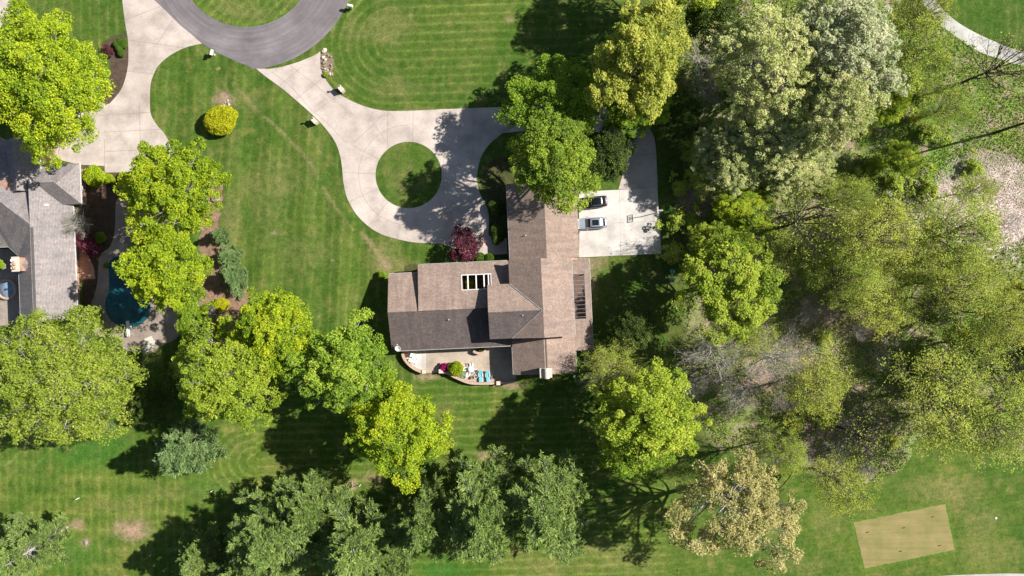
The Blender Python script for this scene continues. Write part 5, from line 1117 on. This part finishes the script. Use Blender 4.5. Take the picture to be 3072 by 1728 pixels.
# ------------------------------------------------------------------ vehicles
def car(name, label, x, y, rot, paint, glassroof=True, Lc=4.75, Wc=1.88, Hc=1.68):
    t = thing(name, label, 'car', (x, y, .055), rot, 'cars parked by the garage')
    def loft(sts, nseg, name_, mat, cap=True):
        mb = MB(); vs = []
        for xs, hw, z0, z1, e in sts:
            for k in range(nseg):
                a = 2 * math.pi * k / nseg; ca, sa = math.cos(a), math.sin(a)
                vs.append((xs, hw * math.copysign(abs(ca) ** (2 / e), ca), (z0 + z1) / 2 + (z1 - z0) / 2 * math.copysign(abs(sa) ** (2 / e), sa)))
        m_ = len(sts); fs = [(i * nseg + k, (i + 1) * nseg + k, (i + 1) * nseg + (k + 1) % nseg, i * nseg + (k + 1) % nseg) for i in range(m_ - 1) for k in range(nseg)]
        fs += [tuple(range(nseg)), tuple(range(m_ * nseg - 1, (m_ - 1) * nseg - 1, -1))]
        mb.add(vs, fs, True); o = mb.build(name_, mat, t)
        bm = bmesh.new(); bm.from_mesh(o.data); bmesh.ops.recalc_face_normals(bm, faces=bm.faces); bm.to_mesh(o.data); bm.free(); return o
    h = Lc / 2; w_ = Wc / 2      # front towards -x
    loft([(-h, w_ * .62, .42, .72, 3), (-h + .08, w_ * .8, .3, .84, 3.5), (-h + .3, w_ * .93, .26, .93, 4), (-h + .8, w_ * .99, .24, 1.0, 4.5), (-h + 1.35, w_, .24, 1.05, 5), (0, w_, .24, 1.06, 5.5), (h - 1.2, w_, .24, 1.08, 5.5), (h - .5, w_ * .98, .26, 1.06, 5), (h - .15, w_ * .93, .32, 1.0, 4.5), (h, w_ * .8, .45, .9, 3.5)], 28, 'body', paint)
    loft([(-h + 1.22, w_ * .74, .98, 1.06, 5), (-h + 1.95, w_ * .80, .98, 1.52, 4.5), (-h + 2.5, w_ * .81, .98, Hc - .08, 4.5), (h - 1.2, w_ * .80, .98, Hc - .08, 4.5), (h - .62, w_ * .77, .98, 1.45, 4.5), (h - .18, w_ * .72, .98, 1.1, 4)], 28, 'windows', M['glass'])
    loft([(-h + 2.0, w_ * .66, 1.50, 1.575, 4), (-h + 2.25, w_ * .72, 1.52, Hc - .02, 3.5), (-h + 3.0, w_ * .73, 1.54, Hc, 3.5), (h - 1.2, w_ * .72, 1.54, Hc - .02, 3.5), (h - .62, w_ * .66, 1.48, 1.58, 3.5)], 24, 'roof', paint)
    if glassroof: MB().box(-h + 2.3, h - 1.35, -w_ * .5, w_ * .5, Hc - .01, Hc + .012).build('sunroof', M['glass'], t)
    for s_ in (-1, 1):
        MB().tube([(-h + 2.2, s_ * w_ * .68, Hc - .02), (h - .9, s_ * w_ * .68, Hc - .04)], .025, n=6).build('roof_rail', M['metal'], t)
        MB().tube([(-h + 1.3, s_ * w_ * .76, 1.05), (-h + 2.1, s_ * w_ * .76, 1.55)], .04, n=6).build('pillar', paint, t)
        MB().tube([(h - .25, s_ * w_ * .72, 1.1), (h - .75, s_ * w_ * .72, 1.5)], .06, n=6).build('pillar', paint, t)
        mr = MB(); mr.box(-h + 1.45, -h + 1.62, s_ * (w_ + .09) - .1, s_ * (w_ + .09) + .1, 1.0, 1.16); mr.build('mirror', paint, t)
        MB().box(-h + .04, -h + .3, s_ * w_ * .68 - .16, s_ * w_ * .68 + .16, .66, .8).build('headlight', M['white'], t)
        MB().box(h - .2, h - .01, s_ * w_ * .68 - .16, s_ * w_ * .68 + .16, .8, .95).build('taillight', REDL, t)
        for q in (-h + .95, h - .95):
            wl = MB(); wl.tube([(q, s_ * (w_ - .24), .34), (q, s_ * (w_ - .0), .34)], .34, n=24); wo = wl.build('wheel', M['dark'], t)
            MB().tube([(q, s_ * (w_ - .01), .34), (q, s_ * (w_ + .012), .34)], .21, n=16).build('rim', M['metal'], wo)
    MB().box(h - .03, h + .02, -.26, .26, .62, .74).build('number_plate', M['white'], t)
    return t
REDL = plain('red_lamp', (0.4, 0.02, 0.02), .3)
SILV = plain('silver_blue_paint', (0.42, 0.48, 0.55), .28, .35, var=.04); SILV.node_tree.nodes['Principled BSDF'].inputs['Coat Weight'].default_value = .6
NAVY = plain('black_navy_paint', (0.006, 0.009, 0.016), .25, .2, var=.05); NAVY.node_tree.nodes['Principled BSDF'].inputs['Coat Weight'].default_value = .6
x, y = G(1777, 669, 1.2); car('parked_car', 'silver car with a glass sunroof parked nose to the garage', x, y, R(3), SILV)
x, y = G(1779, 606, 1.2); car('parked_car', 'black car half hidden under the tree beside the silver car', x, y, R(6), NAVY, False)

# ------------------------------------------------------------------ basketball hoop
x, y = G(1977.5, 636); t = thing('basketball_hoop', 'basketball hoop with a clear framed backboard on the parking pad edge', 'basketball hoop', (x, y, 0), R(4))
MB().tube([(0, 0, 0), (0, 0, 2.7)], .07, n=10).build('pole', M['white'], t)
MB().tube([(0, 0, 2.6), (-.85, 0, 3.15)], .045, n=8).tube([(0, 0, 2.2), (-.85, 0, 2.95)], .03, n=8).build('arm', M['white'], t)
bf = MB(); X0 = -.95
bf.box(X0 - .03, X0 + .03, -.61, .61, 2.92, 3.0).box(X0 - .03, X0 + .03, -.61, .61, 3.62, 3.7).box(X0 - .03, X0 + .03, -.61, -.54, 3.0, 3.62).box(X0 - .03, X0 + .03, .54, .61, 3.0, 3.62)
bf.box(X0 - .02, X0 + .02, -.24, -.19, 3.0, 3.4).box(X0 - .02, X0 + .02, .19, .24, 3.0, 3.4).box(X0 - .02, X0 + .02, -.19, .19, 3.34, 3.4)
bd = bf.build('backboard_frame', M['white'], t)
m, n, l, b = base_mat('clear_acrylic'); b.inputs['Base Color'].default_value = (.9, .93, .95, 1); b.inputs['Roughness'].default_value = .1; b.inputs['Alpha'].default_value = .12
MB().box(X0 - .006, X0 + .006, -.54, .54, 3.0, 3.62).build('backboard_panel', m, bd)
rm = MB(); rm.tube([(X0 - .38 + .23 * math.cos(a * math.pi / 12), .23 * math.sin(a * math.pi / 12), 3.05) for a in range(25)], .014, n=6, cap=False); rm.box(X0 - .16, X0 - .03, -.05, .05, 3.0, 3.08)
rm.build('rim', plain('orange_rim', (.6, .12, .03), .5), t)
net = MB()
for a in range(10):
    c0, s0 = math.cos(a * .628), math.sin(a * .628); net.tube([(X0 - .38 + .22 * c0, .22 * s0, 3.05), (X0 - .38 + .13 * c0, .13 * s0, 2.65)], .006, n=4)
net.build('net', M['white'], t)
MB().box(.05, .6, -.06, .06, .02, .1).build('anchor', M['metal'], t)

# teal drums
for lb, a, b_ in (('teal round drum, the upper one of two on the shaded lawn edge', 2017.8, 814), ('teal round drum, the lower one of two on the shaded lawn edge', 2017.8, 840)):
    x, y = G(a, b_, .9); t = thing('drum', lb, 'drum', (x, y, 0), 0, 'teal drums')
    MB().lathe([(0, 0), (.34, 0), (.38, .3), (.4, .85)], n=26).build('barrel', M['teal'], t); MB().lathe([(.42, .84), (.42, .9), (.38, .94), (.1, .98), (0, .98)], n=26).build('lid', M['teal'], t)

# ------------------------------------------------------------------ entrance piers and mailboxes
def pier(label, px, py, rot, w_, d_, h_, lamp=(-.28, .22)):
    x, y = G(px, py, h_); t = thing('stone_pier', label, 'pier', (x, y, 0), rot, 'stone piers by the roads')
    MB().box(-w_ / 2 + .04, w_ / 2 - .04, -d_ / 2 + .04, d_ / 2 - .04, 0, h_ - .1).build('shaft', M['limestone'], t)
    MB().box(-w_ / 2, w_ / 2, -d_ / 2, d_ / 2, h_ - .1, h_).build('cap', plain('pale_stone_cap', (.62, .55, .44), .8, scale=5), t)
    lx, ly = lamp; ln = MB().lathe([(.05, h_), (.04, h_ + .35), (.13, h_ + .38), (.16, h_ + .66), (.2, h_ + .68), (.03, h_ + .84), (0, h_ + .86)], lx, ly, n=10)
    ln.build('lantern', M['metal'], t); return t
pier('stone pier with a lantern on the right side of the main driveway', 1022, 265, R(-48), 1.05, .72, 1.25, (-.32, .12))
pier('stone pier with a lantern on the left side of the main driveway', 942, 361, R(-45), 1.05, .72, 1.25, (-.32, .12))
def mailbox(label, px, py, rot, s_=1.0):
    x, y = G(px, py, 1.1); t = thing('mailbox', label, 'mailbox', (x, y, 0), rot, 'mailboxes'); t.scale = (s_,) * 3
    MB().box(-.1, .1, -.1, .1, 0, .95).build('post', M['white'], t)
    p = [(.2 * math.cos(math.pi * i / 10), 1.12 + .14 * math.sin(math.pi * i / 10)) for i in range(11)] + [(-.2, .95), (.2, .95)]
    mb = MB(); n_ = len(p); mb.add([(a, -.38, z) for a, z in p] + [(a, .38, z) for a, z in p], [tuple(range(n_)), tuple(range(2 * n_ - 1, n_ - 1, -1))] + [(i, i + n_, (i + 1) % n_ + n_, (i + 1) % n_) for i in range(n_)])
    mb.build('box', M['white'], t); MB().box(.2, .23, .1, .16, 1.05, 1.4).build('flag', RED_FLAG, t)
    MB().box(-.16, .16, -.3, .3, .5, .72).build('newspaper_tray', M['metal'], t)
RED_FLAG = plain('red_flag', (.4, .03, .02), .6)
mailbox('white mailbox on the grass tip between the road and left driveway', 635, 158, R(-15), 1.15)
mailbox('white mailbox on the top right rim of the grey road', 1051, 18, R(75), 1.15)
# rock bed by the driveway mouth
rk = random.Random(3); rock_src = None
for i in range(26):
    px, py = (973, 152) if i == 0 else (rk.uniform(966, 998), rk.uniform(165, 228)); x, y = G(px, py)
    if rock_src is None or i < 4:
        bm = bmesh.new(); bmesh.ops.create_icosphere(bm, subdivisions=2, radius=.3)
        for v in bm.verts: v.co *= 1 + rk.uniform(-.18, .18); v.co.z *= .6
        me = bpy.data.meshes.new('rock'); bm.to_mesh(me); bm.free(); me.materials.append(M['limestone'] if i == 0 else plain('brown_rock', (.30, .235, .19), .9, scale=5)); rock_src = rock_src or []; rock_src.append(me)
    o = bpy.data.objects.new('rock', rock_src[i % len(rock_src)]); C.objects.link(o); o.location = (x, y, .1); o.rotation_euler = (0, 0, rk.uniform(0, 6)); s_ = 1.5 if i == 0 else rk.uniform(.5, 1.1); o.scale = (s_, s_ * .8, s_)
    tag(o, 'large pale boulder at the top tip of the rock bed by the road' if i == 0 else 'small tan rock lying in the rock bed by the driveway mouth', 'rock', 'rocks of the rock bed')
# grey boulder at the top of the mulch bed
x, y = GD(543, 500); o = bpy.data.objects.new('rock', rock_src[1]); C.objects.link(o); o.location = (x, y, .2); o.scale = (2.4, 2, 1.6); tag(o, 'grey boulder beside the tree at the top of the mulch bed', 'rock')
# white stones below the golden bush's bare patch
for i in range(9):
    px, py = rk.uniform(660, 694), rk.uniform(300, 322); x, y = G(px, py); o = bpy.data.objects.new('rock', rock_src[i % 4]); C.objects.link(o); o.location = (x, y, .05); s_ = rk.uniform(.4, .7); o.scale = (s_, s_, s_)
    tag(o, 'small pale stone on the bare patch above the golden bush', 'rock', 'pale stones above the golden bush')
for lb, px, py in (('broken pale tree stump on the lower left lawn by the leaning pine', 258, 1628), ('pale root stump at the foot of the middle pines beside the white stake', 1054, 1455)):
    x, y = G(px, py); t = thing('tree_stump', lb, 'stump', (x, y, 0), rk.uniform(0, 6), 'tree stumps')
    mb = MB(); mb.lathe([(.55, 0), (.4, .12), (.33, .3), (.28, .32), (0, .3)], n=14, sx=1.2, sy=.8); mb.build('trunk_base', MATS['brown_rock'], t)
    mb = MB()
    for i in range(7): a = i * .9 + rk.uniform(-.2, .2); mb.tube([(.3 * math.cos(a), .25 * math.sin(a), .12), (.7 * math.cos(a), .6 * math.sin(a), .06), (1.1 * math.cos(a + .2), .95 * math.sin(a + .2), .02)], .1, .03, n=6)
    mb.build('roots', MATS['brown_rock'], t); t.scale = (.7, .7, .7)
# stakes, markers
STK = [(233, 1496, 'white stake on the lower left lawn nearest the corner pine'), (636, 1473, 'white stake beside the arcs of the mown lawn'), (1080, 1456, 'white stake next to the root pile by the pines'), (1211, 1105 + 0, None)]
for px, py, lb in STK:
    if lb is None: continue
    x, y = G(px, py, .4); t = thing('boundary_stake', lb, 'stake', (x, y, 0), .5, 'white boundary stakes')
    MB().box(-.05, .05, -.05, .05, 0, .85).build('post', M['white'], t); MB().lathe([(.08, .85), (.07, .92), (0, .95)], n=8).build('cap', M['white'], t)
for px, py, lb, c_ in ((2799, 1550, 'red tee marker near the upper right corner of the tan tee', 'r'), (2819, 1636, 'red tee marker near the lower right corner of the tan tee', 'r'), (2603, 1596, 'dark green tee marker near the left end of the tan tee', 'g'), (2711, 1583, 'dark green tee marker in the upper middle of the tan tee', 'g'), (2702, 1653, 'dark green tee marker at the lower middle of the tan tee', 'g')):
    x, y = G(px, py); t = thing('tee_marker', lb, 'tee marker', (x, y, .03), R(10), 'tee markers'); mt = RED_FLAG if c_ == 'r' else plain('dark_green_paint', (.03, .09, .03), .6)
    MB().box(-.2, .2, -.06, .06, 0, .12).build('block', mt, t); MB().tube([(-.15, 0, .12), (-.15, 0, .16)], .05, n=8).build('knob', mt, t)
x, y = G(2988, 1555); tag(MB().lathe([(0, .05), (.16, .05), (.2, 0)], n=16).build('yardage_plate', M['white'], loc=(x, y, 0)), 'white round distance plate on the lawn right of the tee', 'marker')
x, y = G(2033, 1711); tag(MB().lathe([(0, .04), (.17, .04), (.2, 0)], n=16).build('drain_cover', M['dark'], loc=(x, y, 0)), 'small dark drain cover on the lawn below the tan oak', 'drain cover')
x, y = G(1723, 1130, .5); t = thing('garden_lamp', 'round white path lamp by the south-east house corner', 'lamp', (x, y, 0))
MB().tube([(0, 0, 0), (0, 0, .55)], .04, n=8).build('post', M['dark'], t); MB().lathe([(.2, .5), (.22, .56), (.1, .66), (0, .68)], n=16).build('lamp_head', M['white'], t)
# fallen branches in the wood
for i, (a, b_, r_, lb) in enumerate((((2430, 965), (2480, 1000), .09, 'pale dead log on the leaf litter beside the green clearing'), ((2480, 880), (2560, 872), .1, 'pale dead branch lying in the bushes at the right edge'), ((2530, 620), (2510, 700), .07, 'thin white dead branch at the edge of the reed patch'), ((1735, 945), (1790, 942), .12, 'grey fallen log in the dark brush right of the bright green tree'), ((2230, 620), (2330, 590), .08, 'pale branch lying across the middle of the wood'))):
    p0, p1 = GD(*a), GD(*b_); W = Wood(); rg2 = np.random.RandomState(i + 40); p0 = np.array((*p0, .25)); p1 = np.array((*p1, .9)); lt = bez(p0, (p0 + p1) / 2 + rg2.normal(0, .3, 3), p1, 7); W.limb(lt, r_, r_ * .4, 6)
    for j in range(5):
        s_ = lt[2 + j % 5]; W.limb(bez(s_, s_ + rg2.normal(0, .5, 3) + (0, 0, .2), s_ + rg2.normal(0, 1.1, 3) * (1, 1, .3) + (0, 0, .5), 4), r_ * .45, r_ * .15, 4)
    tag(W.mesh('fallen_branch', M['barkpale'], None), lb, 'branch')
